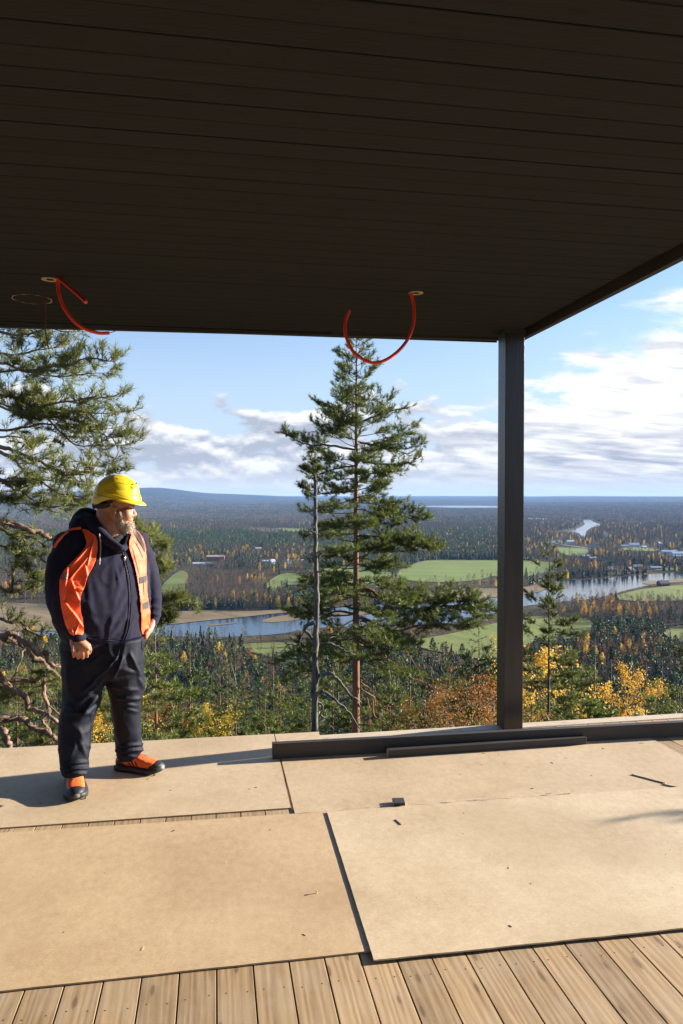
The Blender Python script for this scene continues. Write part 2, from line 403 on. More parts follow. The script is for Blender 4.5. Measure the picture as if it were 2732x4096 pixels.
mb = MB(); mb.box(XR+0.065, XR+0.105, -3.0, 5.42, CZ-0.035, CZ+0.26); mb.build('side_fascia', M['painted'], roof)
# holes cut for lamps and the conduits that hang out of them
def lamp_hole(c, r, lab, rim=0.012, void=0.45):
    o = empty('ceiling_hole', (c[0], c[1], CZ-0.0015)); tag(o, lab, 'ceiling hole', 'lamp holes cut in the ceiling')
    n = 28; vs_ = []; rgh = random.Random(int(c[0]*1000))
    for rr in (r, r*void):
        for k in range(n):
            q = 2*math.pi*k/n; j = rgh.uniform(.96,1.05); vs_.append((rr*j*math.cos(q), rr*j*math.sin(q)*1.0, -0.0006))
    mb = MB(); mb.add(vs_, [(k, (k+1)%n, n+(k+1)%n, n+k) for k in range(n)]); mb.build('cut_edge', M['rawcut'], o)
    mb = MB(); mb.add([(r*void*1.02*math.cos(2*math.pi*k/n), r*void*1.02*math.sin(2*math.pi*k/n), -0.0011) for k in range(n)], [tuple(range(n))]); mb.build('opening', M['void'], o)
def conduit(pts, lab, r=0.0100, ribs=True, wire=None):
    P = [Vector(p) for p in pts]; fine = []
    for i in range(len(P)-1):
        p0, p1, p2, p3 = P[max(i-1,0)], P[i], P[i+1], P[min(i+2,len(P)-1)]
        k = 26
        for j in range(k):
            t = j/k
            fine.append(0.5*((2*p1)+(-p0+p2)*t+(2*p0-5*p1+4*p2-p3)*t*t+(-p0+3*p1-3*p2+p3)*t*t*t))
    fine.append(P[-1])
    rad = [r*(1.0 if (i//2) % 2 else 0.88) if ribs else r for i in range(len(fine))]
    root = empty('electrical_conduit', P[0]); tag(root, lab, 'conduit', 'red conduits hanging from the ceiling')
    f0 = [p-P[0] for p in fine]
    mb = MB(); mb.tube(f0, rad, 10, cap=True); mb.build('corrugated_tube', M['redtube'], root, True)
    d = (f0[-1]-f0[-2]).normalized(); mb = MB(); mb.tube([f0[-1]-d*.001, f0[-1]+d*.0012], r*.72, 10); mb.build('tube_bore', M['redin'], root)
    if wire:
        mb = MB(); mb.tube([f0[-1]]+[Vector(q)-P[0] for q in wire], 0.0022, 6); mb.build('wire', M['wire'], root)
    return root
h1 = (-0.905, 4.435); h2 = (-1.10, 4.90); h3 = (1.205, 4.36)
def pc(x, y, Y):   # point seen at pixel (x, y) in the vertical plane Y = const
    a = pd(x, y, 1.0)-Vector((0,0,EYE)); t = Y/a.y; return Vector((0,0,EYE))+a*t
lamp_hole((px(200,1117,CZ)[0], px(200,1117,CZ)[1]), 0.046, 'left round lamp hole with raw edge from which two red conduits hang')
lamp_hole((px(128,1196,CZ)[0], px(128,1196,CZ)[1]), 0.115, 'large ragged hole in the ceiling above the pine with a dark cable', void=0.93)
lamp_hole((px(1664,1171,CZ)[0], px(1664,1171,CZ)[1]), 0.044, 'right round lamp hole with raw edge and one red conduit loop')
Y1 = px(200,1117,CZ)[1]; Y3 = px(1664,1171,CZ)[1]
conduit([pc(231,1112,Y1)+Vector((0,0,.01)), pc(232,1150,Y1-.02), pc(240,1190,Y1-.05), pc(262,1240,Y1-.08), pc(300,1288,Y1-.1), pc(345,1318,Y1-.1), pc(395,1332,Y1-.08), pc(436,1332,Y1-.05)],
        'longer left red conduit curving down with a grey wire end', wire=[pc(455,1327,Y1-.04), pc(472,1319,Y1-.03)])
conduit([pc(222,1110,Y1)+Vector((0,0,.01)), pc(252,1128,Y1-.07), pc(290,1160,Y1-.17), pc(325,1190,Y1-.27), pc(343,1209,Y1-.33)],
        'short straight red conduit from the left hole with its open end showing')
conduit([pc(1641,1168,Y3)+Vector((0,0,.01)), pc(1656,1230,Y3-.02), pc(1653,1295,Y3-.05), pc(1632,1355,Y3-.08), pc(1592,1405,Y3-.1), pc(1540,1441,Y3-.1), pc(1490,1451,Y3-.1),
         pc(1440,1430,Y3-.08), pc(1405,1395,Y3-.06), pc(1383,1340,Y3-.03), pc(1381,1290,Y3), pc(1397,1243,Y3+.02)], 'large red conduit loop hanging before the top of the tall pine')
Y2 = px(128,1196,CZ)[1]
ca = [pc(184,1190,Y2)+Vector((0,0,.015)), pc(182,1260,Y2), pc(181,1320,Y2), pc(187,1360,Y2), pc(194,1397,Y2)]
mb = MB(); mb.tube([p-ca[0] for p in ca], 0.0042, 6); o = mb.build('cable', M['cable'], loc=ca[0]); tag(o, 'thin dark brown cable hanging from the large ragged ceiling hole', 'cable')

# post
post = tag(empty('post', (2.062+.0725, 5.128+.0725, 0)), 'dark painted square timber post carrying the right corner of the roof', 'post')
mb = MB(); mb.box(-.0725,.0725,-.0725,.0725,0.004,CZ-0.002); bevel(mb.build('post_shaft', M['painted_v'], post), 0.004, 2)
mb = MB(); mb.box(-.079,.079,-.079,.079,CZ-0.030,CZ-0.0015); mb.build('post_cap', M['painted'], post)
# lodge wall behind the camera
wl = tag(empty('wall'), 'dark stained boarded wall behind the deck', 'wall', kind='structure')
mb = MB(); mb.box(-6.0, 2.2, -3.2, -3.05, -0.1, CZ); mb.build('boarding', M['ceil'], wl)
# ------------------------------------------------------------------ terrain
VZ = -108.0
_sl = [(0,-3.2),(5.5,-3.4),(9,-5),(26,-12.5),(60,-29),(100,-42),(150,-56),(200,-70),(260,-85),(320,-98),(385,-107.6),(420,VZ)]
def slope(r):
    for (a, za), (b, zb_) in zip(_sl[:-1], _sl[1:]):
        if r <= b: return za + (zb_-za)*(r-a)/(b-a)
    return VZ
def sm(a, b, x):
    t = min(1, max(0, (x-a)/(b-a))); return t*t*(3-2*t)
def height(x, y):
    r = math.hypot(x, y); a = math.degrees(math.atan2(x, y)) - 9.6
    a = (a+180) % 360 - 180
    z = slope(r)
    back = sm(75, 120, abs(a))
    z = z*(1-back) + (-3.4 - 0.02*min(r, 400))*back
    if 12 < r < 380: z += 1.2*mnoise.noise(Vector((x*.03, y*.03, 0)))*min(1, (r-12)/40)*min(1, (380-r)/60)
    if r > 3500:
        n = mnoise.noise(Vector((x*.00022, y*.00022, 3.3)))*0.6 + mnoise.noise(Vector((x*.0006, y*.0006, 8.1)))*0.3
        base = sm(3800, 9500, r)*28 + sm(9000, 20000, r)*80
        roll = sm(3500, 7000, r)*22*n + sm(9000, 20000, r)*26*n
        # the long hill on the left and the low ridges behind it
        def ridge(az, wz, rr, wr, h):
            return h*math.exp(-((a-az)/wz)**2)*math.exp(-((r-rr)/wr)**2)
        roll += ridge(-14.2, 3.6, 11500, 2300, 165) + ridge(-9, 6.0, 13500, 2600, 90) + ridge(-20, 3.5, 12000, 2300, 100) + ridge(-27, 6, 10500, 2500, 130)
        roll += ridge(27, 9, 12500, 2300, 60) + ridge(10, 6, 18500, 2500, 14) + ridge(19, 4, 17000, 2500, 16)
        lake = math.exp(-((a-9.2)/5.0)**2)*math.exp(-((r-8100)/1300)**2)
        z = VZ + (base+roll)*(1-min(1, 1.6*lake))
    return z
azs = [-180+i*5 for i in range(28)] + [-40+i*0.35 for i in range(int(100/0.35))] + [60+i*5 for i in range(24)]
azs = [a for a in azs if a < 180]
rs = [0, 3, 5.5] + [5.5*(21000/5.5)**(i/222) for i in range(1, 223)]
gv, gf = [], []
for r in rs:
    for a in azs:
        x, y = r*math.sin(R(a+9.6)), r*math.cos(R(a+9.6)); gv.append((x, y, height(x, y)))
na = len(azs)
for i in range(len(rs)-1):
    for j in range(na):
        k = (j+1) % na; gf.append((i*na+j, (i+1)*na+j, (i+1)*na+k, i*na+k))
TOPZ = max(v[2] for v in gv); print('highest ground', TOPZ)
me = bpy.data.meshes.new('ground'); me.from_pydata(gv, [], gf); me.polygons.foreach_set('use_smooth', [True]*len(gf))
def ground_mat():
    m = bpy.data.materials.new('ground'); m.use_nodes = True; t = NT(m.node_tree)
    b = m.node_tree.nodes['Principled BSDF']; b.inputs['Roughness'].default_value = 0.95; b.inputs['Specular IOR Level'].default_value = 0.1
    pos = t.node('ShaderNodeNewGeometry').outputs['Position']
    n1 = t.noise(pos, 0.035, 6.0, 0.6); n2 = t.noise(pos, 0.4, 5.0, 0.6)
    heath = t.mix(t.mrange(n1, .38, .62), (0.050,0.036,0.018,1), (0.115,0.080,0.040,1))
    heath = t.mix(t.mrange(n2, .35, .65, 0, .5), heath, (0.045,0.050,0.018,1))
    fa = t.noise(t.mapping(pos, (0.0009,0.0009,0)), 1.0, 7.0, 0.6, .4); fb = t.noise(t.mapping(pos, (0.02,0.02,0)), 1.0, 5.0, 0.7)
    far = t.mix(t.mrange(fa, .46, .58), (0.010,0.019,0.013,1), (0.030,0.022,0.020,1))
    far = t.mix(t.mrange(fb, .52, .75), far, (0.09,0.065,0.03,1))
    d = t.node('ShaderNodeVectorMath', operation='LENGTH', ins={0: pos}).outputs[1]
    c = t.mix(t.mrange(d, 2600, 4200), heath, far)
    t.put(b.inputs['Base Color'], c)
    bn = t.node('ShaderNodeBump', ins={'Strength': 1.0, 'Distance': 7.0, 'Height': t.noise(t.mapping(pos, (0.05,0.05,0)), 1.0, 6.0, 0.75)})
    t.l.new(bn.outputs[0], b.inputs['Normal'])
    return m
me.materials.append(ground_mat()); me.update()
tag(link('ground', me), kind='structure')

# ------------------------------------------------------------------ water and fields (flat sheets on the valley floor)
def V2(pts, z): return [px(x, y, z)[:2] for x, y in pts]
def smooth_poly(P, it=2, jit=0.0, rg=None):
    for _ in range(it):
        Q = []
        for i in range(len(P)):
            a, b = P[i], P[(i+1) % len(P)]
            Q += [(a[0]*.75+b[0]*.25, a[1]*.75+b[1]*.25), (a[0]*.25+b[0]*.75, a[1]*.25+b[1]*.75)]
        P = Q
    return P
POLY = {}
def ground_sheet(name, pts, z, m, smooth=2, key=None, label=None):
    P = smooth_poly(V2(pts, z), smooth)
    bm = bmesh.new(); vs_ = [bm.verts.new((x, y, z)) for x, y in P]
    es = [bm.edges.new((vs_[i], vs_[(i+1) % len(vs_)])) for i in range(len(vs_))]
    bmesh.ops.triangle_fill(bm, edges=es, use_beauty=True)
    for f in bm.faces:
        if f.normal.z < 0: f.normal_flip()
    me = bpy.data.meshes.new(name); bm.to_mesh(me); bm.free(); me.materials.append(m)
    o = link(name, me); tag(o, label, kind='structure'); POLY.setdefault(key or name, []).append(P); return o
def water_mat():
    m = bpy.data.materials.new('river_water'); m.use_nodes = True; t = NT(m.node_tree)
    b = m.node_tree.nodes['Principled BSDF']; b.inputs['Base Color'].default_value = (0.010,0.022,0.045,1)
    b.inputs['Roughness'].default_value = 0.09; b.inputs['IOR'].default_value = 1.33; b.inputs['Specular IOR Level'].default_value = 0.9
    pos = t.node('ShaderNodeNewGeometry').outputs['Position']
    n = t.noise(t.mapping(pos, (0.25,0.9,1)), 1.0, 4.0, 0.6)
    bn = t.node('ShaderNodeBump', ins={'Strength': 0.25, 'Distance': 0.25, 'Height': n}); t.l.new(bn.outputs[0], b.inputs['Normal'])
    return m
def field_mat(name, c1, c2, rot, stripe=0.25, width=0.5):
    m = bpy.data.materials.new(name); m.use_nodes = True; t = NT(m.node_tree)
    b = m.node_tree.nodes['Principled BSDF']; b.inputs['Roughness'].default_value = 0.9; b.inputs['Specular IOR Level'].default_value = 0.15
    pos = t.node('ShaderNodeNewGeometry').outputs['Position']
    rp = t.mapping(pos, (1,1,1), (0,0,0), (0,0,rot))
    n = t.noise(t.mapping(rp, (0.012,0.05,0)), 1.0, 7.0, 0.65)
    c = t.mix(t.mrange(n, .36, .64), (*c1,1), (*c2,1))
    wv = t.node('ShaderNodeTexWave', wave_type='BANDS', bands_direction='Y', ins={'Vector': rp, 'Scale': 0.05*width, 'Distortion': 1.6, 'Detail': 3.0, 'Detail Scale': 0.3}).outputs[1]
    c = t.mix(t.mrange(wv, .80, .98, 0, stripe), c, (0.10,0.085,0.035,1))
    pt_ = t.noise(t.mapping(rp, (0.004,0.011,0)), 1.0, 5.0, 0.7, 0.6)
    c = t.mix(t.mrange(pt_, .52, .68, 0, .5), c, (0.16,0.13,0.06,1))
    t.put(b.inputs['Base Color'], c); return m
M['water'] = water_mat()
M['grassA'] = field_mat('green_field', (0.125,0.175,0.035), (0.185,0.235,0.060), 0.5, .22)
M['grassB'] = field_mat('yellow_green_field', (0.130,0.165,0.034), (0.200,0.225,0.058), 1.1, .5, 1.2)
M['meadow'] = field_mat('dry_meadow', (0.140,0.100,0.052), (0.240,0.180,0.100), 0.9, .1)
M['dirt'] = field_mat('ploughed_field', (0.050,0.032,0.024), (0.085,0.055,0.040), 0.9, .2)
M['road'] = mat('gravel_road', (0.28,0.26,0.25), 0.9, 0.1, 1.0, coords='Generated')
river_far = [(-300,2508),(-40,2522),(200,2524),(420,2519),(600,2503),(689,2497),(806,2483),(959,2469),(1112,2452),(1250,2441),(1420,2418),(1600,2424),(1760,2414),(1892,2396),(1990,2387),(2096,2379),(2139,2366),(2190,2340),(2218,2324),(2324,2318),(2430,2313),(2536,2302),(2640,2294),(2732,2289),(2960,2278)]
river_near = [(2960,2318),(2732,2325),(2643,2331),(2563,2347),(2484,2366),(2430,2385),(2330,2400),(2218,2408),(2150,2418),(2096,2423),(1990,2449),(1961,2456),(1904,2479),(1760,2496),(1617,2498),(1444,2504),(1243,2513),(1204,2521),(1112,2537),(949,2547),(780,2549),(602,2542),(400,2542),(200,2540),(-40,2541),(-300,2545)]
ground_sheet('river', river_far+river_near, VZ+0.30, M['water'], 1)
ground_sheet('river', [(2228,2131),(2262,2124),(2300,2117),(2345,2098),(2328,2082),(2360,2077),(2376,2090),(2415,2100),(2345,2117),(2342,2148),(2326,2146),(2316,2130),(2270,2128)], VZ+0.30, M['water'], 2)
ground_sheet('lake', [(1645,2025),(1700,2020),(1800,2018),(2090,2019),(2092,2033),(1990,2035),(1850,2032),(1740,2028)], VZ+0.6, M['water'], 1)
ground_sheet('meadow', [(-300,2408),(200,2412),(330,2436),(520,2436),(704,2444),(800,2439),(975,2442),(1250,2434),(1420,2416)]+river_far[:11][::-1], VZ+0.6, M['meadow'], 1)
ground_sheet('riverbank', [(1250,2452),(1112,2462),(1030,2486),(1112,2489),(1260,2470),(1500,2456),(1500,2444)], VZ+0.5, M['meadow'], 1, key='meadow')
ground_sheet('riverbank', [(828,2497),(850,2499),(880,2495),(947,2489),(946,2493),(880,2500),(850,2504),(830,2501)], VZ+0.5, M['meadow'], 1, key='meadow')
ground_sheet('riverbank', [(1880,2350),(1990,2355),(2096,2350),(2160,2334),(2218,2322),(2180,2362),(2096,2380),(1990,2388),(1890,2396),(1760,2414),(1700,2380)], VZ+0.6, M['meadow'], 1, key='meadow')
ground_sheet('riverbank', [(2562,2328),(2600,2322),(2680,2320),(2732,2316),(2960,2306),(2960,2318),(2732,2326),(2643,2334),(2590,2340)], VZ+0.6, M['meadow'], 1, key='meadow')
A, B = M['grassA'], M['grassB']
for pts, m in [
    ([(1660,2252),(1720,2238),(1990,2240),(2120,2241),(2218,2249),(2250,2260),(2229,2276),(2140,2300),(2096,2306),(1990,2300),(1900,2322),(1800,2328),(1640,2326),(1560,2300)], A),
    ([(1062,2330),(1130,2290),(1204,2296),(1206,2336),(1138,2342),(1100,2362),(1071,2363)], A),
    ([(1278,2278),(1358,2266),(1467,2266),(1570,2284),(1570,2330),(1387,2347),(1284,2310)], A),
    ([(930,2590),(949,2577),(1061,2570),(1200,2570),(1230,2580),(1230,2690),(1143,2690),(1117,2640),(1035,2613)], B),
    ([(1640,2570),(1674,2556),(1731,2548),(1846,2525),(1990,2490),(2110,2462),(2250,2466),(2351,2472),(2378,2500),(2372,2541),(2250,2560),(2096,2565),(2040,2680),(1960,2650),(1900,2630),(1789,2611),(1700,2596)], B),
    ([(2430,2392),(2537,2361),(2643,2347),(2732,2338),(2960,2330),(2960,2395),(2800,2398),(2643,2406),(2530,2404)], B),
    ([(2650,2520),(2690,2512),(2960,2508),(2960,2580),(2664,2562)], B),
    ([(640,2346),(704,2287),(745,2282),(757,2317),(724,2373),(640,2380)], B),
    ([(1100,2114),(1117,2112),(1235,2115),(1235,2126),(1150,2127)], B),
    ([(2222,2188),(2240,2190),(2324,2191),(2360,2199),(2335,2227),(2240,2218)], A),
    ([(2480,2189),(2560,2188),(2640,2196),(2620,2206),(2500,2202)], A),
    ([(2096,2071),(2180,2072),(2190,2079),(2096,2078)], B),
    ([(2575,2270),(2680,2270),(2732,2277),(2640,2284)], A)]:
    ground_sheet('field', pts, VZ+0.7, m, 1)
ground_sheet('field', [(985,2112),(1040,2110),(1130,2116),(1110,2131),(1000,2122)], VZ+0.7, M['dirt'], 1)
# roads
def road(pts, wd, z=VZ+1.0):
    P = [Vector(px(x, y, z)) for x, y in pts]; mb = MB(); L, Rr = [], []
    for i, p in enumerate(P):
        d = (P[min(i+1,len(P)-1)]-P[max(i-1,0)]).normalized(); nn = Vector((-d.y, d.x, 0))*wd/2
        L.append(tuple(p+nn)); Rr.append(tuple(p-nn))
    n = len(P); mb.add(L+Rr, [(n+i, n+i+1, i+1, i) for i in range(n-1)])
    o = mb.build('road', M['road']); tag(o, kind='structure'); POLY.setdefault('road', []).append([v[:2] for v in L]+[v[:2] for v in Rr[::-1]])
road([(2130,2167),(2215,2173),(2290,2184),(2350,2193),(2420,2203),(2480,2212)], 7)
road([(2480,2212),(2560,2222),(2660,2232),(2800,2238)], 7)
road([(2150,2058),(2185,2068),(2192,2078),(2180,2084)], 12)
road([(800,2756),(900,2758),(1000,2756),(1100,2756),(1190,2753),(1300,2752)], 9)
road([(1120,2243),(1180,2240),(1260,2238)], 6)
def inpoly(X, Y, P):
    P = np.asarray(P); inside = np.zeros(len(X), bool); j = len(P)-1
    for i in range(len(P)):
        xi, yi = P[i]; xj, yj = P[j]
        c = ((yi > Y) != (yj > Y)) & (X < (xj-xi)*(Y-yi)/((yj-yi) if yj != yi else 1e-9)+xi)
        inside ^= c; j = i
    return inside

# ------------------------------------------------------------------ foliage materials
M['bark_pine'] = mat('pine_bark', (0.105,0.052,0.028), 0.9, col2=(0.25,0.115,0.050), scale=5, bump=0.8, bscale=26, stretch=(1,1,.5))
M['bark_grey'] = mat('weathered_dead_wood', (0.022,0.019,0.016), 0.85, col2=(0.135,0.125,0.112), scale=7, bump=0.8, bscale=30, stretch=(1,1,.3))
M['bark_dark'] = mat('dark_bark', (0.045,0.034,0.026), 0.9, 0.3, 6)
M['bark_birch'] = mat('birch_bark', (0.30,0.27,0.235), 0.8, col2=(0.12,0.10,0.085), scale=1.2, stretch=(1,1,2))
M['twig'] = mat('pine_twig', (0.085,0.060,0.042), 0.9, 0.3, 9)
M['needle'] = mat('pine_needles', (0.050,0.070,0.012), 0.5, col2=(0.175,0.200,0.040), scale=3.2, rnd=0.14, trans=0.30, spec=0.35)
M['needle_d'] = mat('dark_pine_needles', (0.016,0.032,0.008), 0.6, col2=(0.105,0.145,0.028), scale=1.1, rnd=0.30, trans=0.10, spec=0.3)
M['spruce'] = mat('spruce_needles', (0.006,0.016,0.007), 0.7, col2=(0.036,0.064,0.020), scale=0.9, rnd=0.35, trans=0.05, spec=0.2)
M['gold'] = mat('golden_leaves', (0.42,0.24,0.022), 0.6, col2=(0.64,0.43,0.050), scale=1.5, rnd=0.22, trans=0.45)
M['orange'] = mat('orange_leaves', (0.17,0.060,0.012), 0.6, col2=(0.34,0.150,0.022), scale=1.5, rnd=0.2, trans=0.45)
M['bare'] = mat('bare_birch_twigs', (0.036,0.024,0.020), 0.9, col2=(0.125,0.084,0.060), scale=0.25, rnd=0.25)
M['rust'] = mat('rusty_leaves', (0.14,0.062,0.022), 0.8, col2=(0.23,0.110,0.034), scale=0.5, rnd=0.25, trans=0.3)
M['shrub'] = mat('brown_shrubs', (0.075,0.048,0.026), 0.9, col2=(0.17,0.105,0.050), scale=0.4, rnd=0.3)

# ------------------------------------------------------------------ foliage builders
NPR = np.random.RandomState(5)
def tri_mesh(name, V_, nper, mats, mi=None):
    n = len(V_)//nper; me = bpy.data.meshes.new(name)
    me.vertices.add(len(V_)); me.vertices.foreach_set('co', np.asarray(V_, np.float32).ravel())
    me.loops.add(len(V_)); me.loops.foreach_set('vertex_index', np.arange(len(V_), dtype=np.int32))
    me.polygons.add(n); me.polygons.foreach_set('loop_start', np.arange(0, n*nper, nper, dtype=np.int32))
    for m in (mats if isinstance(mats, (list,tuple)) else [mats]): me.materials.append(m)
    if mi is not None: me.polygons.foreach_set('material_index', np.asarray(mi, np.int32))
    me.update(calc_edges=True); return me
def unit(a): return a/np.maximum(np.linalg.norm(a, axis=-1, keepdims=True), 1e-9)
def needle_verts(tufts, n, wd, spread=0.75, rs_=NPR):
    """tufts: rows (x,y,z, dx,dy,dz, size) -> thin triangles"""
    T = np.asarray(tufts, float); k = len(T)
    P = np.repeat(T[:, :3], n, 0); D = np.repeat(unit(T[:, 3:6]), n, 0); S = np.repeat(T[:, 6:7], n, 0)
    rnd = unit(rs_.normal(size=(k*n, 3)))
    nd = unit(D*0.75 + rnd*spread + np.array([0,0,.12]))
    b = P + D*S*rs_.uniform(-.5, .55, (k*n, 1))
    ln = S*rs_.uniform(.45, .85, (k*n, 1)); sd_ = unit(np.cross(nd, rs_.normal(size=(k*n, 3))))*wd*rs_.uniform(.7,1.3,(k*n,1))
    V_ = np.empty((k*n, 3, 3)); V_[:,0] = b-sd_; V_[:,1] = b+sd_; V_[:,2] = b+nd*ln
    return V_.reshape(-1, 3)
def leaf_verts(C, size, rs_=NPR, flat=0.0):
    C = np.asarray(C, float); k = len(C); a = unit(rs_.normal(size=(k,3))+np.array([0,0,-.3])); b = unit(np.cross(a, rs_.normal(size=(k,3))))
    s = size*rs_.uniform(.6,1.3,(k,1)); V_ = np.empty((k,4,3))
    V_[:,0] = C-a*s*.5; V_[:,1] = C+b*s*.36; V_[:,2] = C+a*s*.5; V_[:,3] = C-b*s*.36
    return V_.reshape(-1,3)
def rvec(rg, s=1.0): return Vector((rg.gauss(0,s), rg.gauss(0,s), rg.gauss(0,s)))
def limb(mb, tufts, p, d, L, r, rg, depth=0, tuft=0.17, up=0.25, bare=0.25, seg=None, maxd=2, gnarl=0.16, bend=None, side_rate=1.0, dens=.55):
    """one limb with side branches and twigs; fills a wood MB and a list of tufts"""
    p = Vector(p); d = Vector(d).normalized(); n = max(3, min(9, int(L/(seg or 0.22))+2)); st = L/n
    pts, rad = [p.copy()], [r]; 
    for i in range(n):
        t = (i+1)/n
        d = (d + rvec(rg, gnarl*.7) + Vector((0,0,up*st/L*1.6*(t-.2)))).normalized()
        p = p + d*st; pts.append(p.copy()); rad.append(max(r*(1-t*.82), 0.0015))
        if depth < maxd and t > bare:
            for q in range(2 if rg.random() < side_rate else 1):
                sgn = 1 if (q+i) % 2 else -1
                hz_ = d.cross(Vector((0,0,1))); hz_ = hz_.normalized() if hz_.length > .1 else Vector((1,0,0))
                sd_ = (d*rg.uniform(.5,1.0) + hz_*sgn*rg.uniform(.5,1.1) + Vector((0,0,rg.uniform(-.25,.45)))).normalized()
                sl = L*(1-t*.75)*rg.uniform(.28,.55)
                if sl > tuft*0.5:
                    limb(mb, tufts, p, sd_, sl, rad[-1]*.55, rg, depth+1, tuft, up, 0.15, seg, maxd, gnarl, side_rate=side_rate, dens=dens)
        if depth >= maxd or t > .80 or (depth == maxd-1 and t > .5):
            if rg.random() < dens:
                e_ = (d + rvec(rg, .25) + Vector((0,0,.25))).normalized(); tufts.append((*(p+rvec(rg, tuft*.1)), *e_, tuft*rg.uniform(.7,1.15)))
    tufts.append((*p, *d, tuft*1.1))
    mb.tube(pts, rad, 5 if depth == 0 else 3, cap=False)
def pine_parts(H, prof, rt_, seed, nl, tuft, needles, wd, bare=.3, trunk_n=9, lean=0.02, start=0.3, maxd=2, upf=(-.05,.35), nm='crown', mats=None, extra=None, fill=1.0, side_rate=1.0, twigmat=None):
    """trunk from z=0 to H; prof(t) = crown radius at height fraction t; returns (trunk MB, branch MB, tufts)"""
    rg = random.Random(seed); tr = MB(); br = MB(); tf = []
    K = 16; pts = []; ox = oy = 0
    for i in range(K+1):
        t = i/K; ox += rg.gauss(0, lean*H*.02); oy += rg.gauss(0, lean*H*.02); pts.append(Vector((ox, oy, t*H)))
    rad = [rt_*(1-t/K*.93)**.85 for t in range(K+1)]; rad[-1] = .01
    tr.tube(pts, rad, trunk_n)
    def tp(t):
        u = t*K; i = min(K-1, int(u)); return pts[i].lerp(pts[i+1], u-i)
    for i in range(nl):
        t = start + (1-start)*((i+rg.random()*.8)/nl)**.9
        if t > .985: t = .985
        az = rg.uniform(0, 2*math.pi) if i else 0
        az = i*2.399 + rg.gauss(0,.4)
        Lr = prof(t)*rg.uniform(.72,1.12)
        el_ = upf[0] + (upf[1]-upf[0])*((t-start)/(1-start))**1.5
        limb(br, tf, tp(t), (math.cos(az), math.sin(az), el_+rg.gauss(0,.1)), Lr, max(.006, rt_*(1-t*.8)*.26), rg, 0, tuft, .35, bare, max(.2,Lr/6), maxd, .13, side_rate=side_rate)
    tf.append((*pts[-1], 0,0,1, tuft))
    return tr, br, tf
def tree_object(name, label, cat, parts, loc, rz, sc=1.0, group=None):
    """parts: list of (part name, mesh)"""
    root = empty(name, loc, rz); root.scale = (sc, sc, sc); tag(root, label, cat, group)
    for nm, me_ in parts: link(nm, me_, root)
    return root
def pine_meshes(name, *a, needles=18, wd=0.008, nmat='needle', barkmat='bark_pine', **k):
    tr, br, tf = pine_parts(*a, needles=needles, wd=wd, **k)
    return [('trunk', tr.mesh(name+'_trunk', M[barkmat], True)), ('branches', br.mesh(name+'_branches', M['twig'])),
            ('crown', tri_mesh(name+'_crown', needle_verts(tf, needles, wd), 3, M[nmat]))]
def prof_tab(tab):
    def f(t):
        for (a, ra), (b, rb) in zip(tab[:-1], tab[1:]):
            if t <= b: return ra+(rb-ra)*(t-a)/(b-a)
        return tab[-1][1]
    return f
def spruce_meshes(name, H, Rb, seed, whorls=26, per=9, den=1.0, mt='spruce'):
    rg = random.Random(seed); tr = MB(); tr.tube([(0,0,0),(0,0,H*.5),(0,0,H)], [H*.012,H*.008,.01], 6)
    tris = []
    for i in range(whorls):
        t = (i+.5)/whorls; z = H*(.10+.88*t); Rr = Rb*(1-t)**.85*rg.uniform(.8,1.1)+.12
        for j in range(per if t < .8 else max(4, per-4)):
            az = rg.uniform(0, 6.283); L = Rr*rg.uniform(.7,1.1); d = Vector((math.cos(az), math.sin(az), -.28+.7*t)).normalized()
            sd_ = Vector((-math.sin(az), math.cos(az), 0)); n = max(3, int(6*den))
            for k in range(n):
                u = (k+.5)/n; p = Vector((0,0,z)) + d*L*u + Vector((0,0,.12*L*u*u))
                w_ = L*.30*(1-u*.75)
                for s in (-1,1):
                    q = p + sd_*s*w_*rg.uniform(.7,1.2) + d*L*.16 + Vector((0,0,-rg.uniform(.02,.14)*L))
                    tris += [p-d*L*.09, p+d*L*.12, q]
            tip = Vector((0,0,z))+d*L*1.08; tris += [Vector((0,0,z))+sd_*L*.05, Vector((0,0,z))-sd_*L*.05, tip]
    tris += [Vector((-.12,0,H*.95)), Vector((.12,0,H*.95)), Vector((0,0,H*1.02))]
    return [('trunk', tr.mesh(name+'_trunk', M['bark_dark'], True)), ('crown', tri_mesh(name+'_crown', np.array([tuple(v) for v in tris]), 3, M[mt]))]
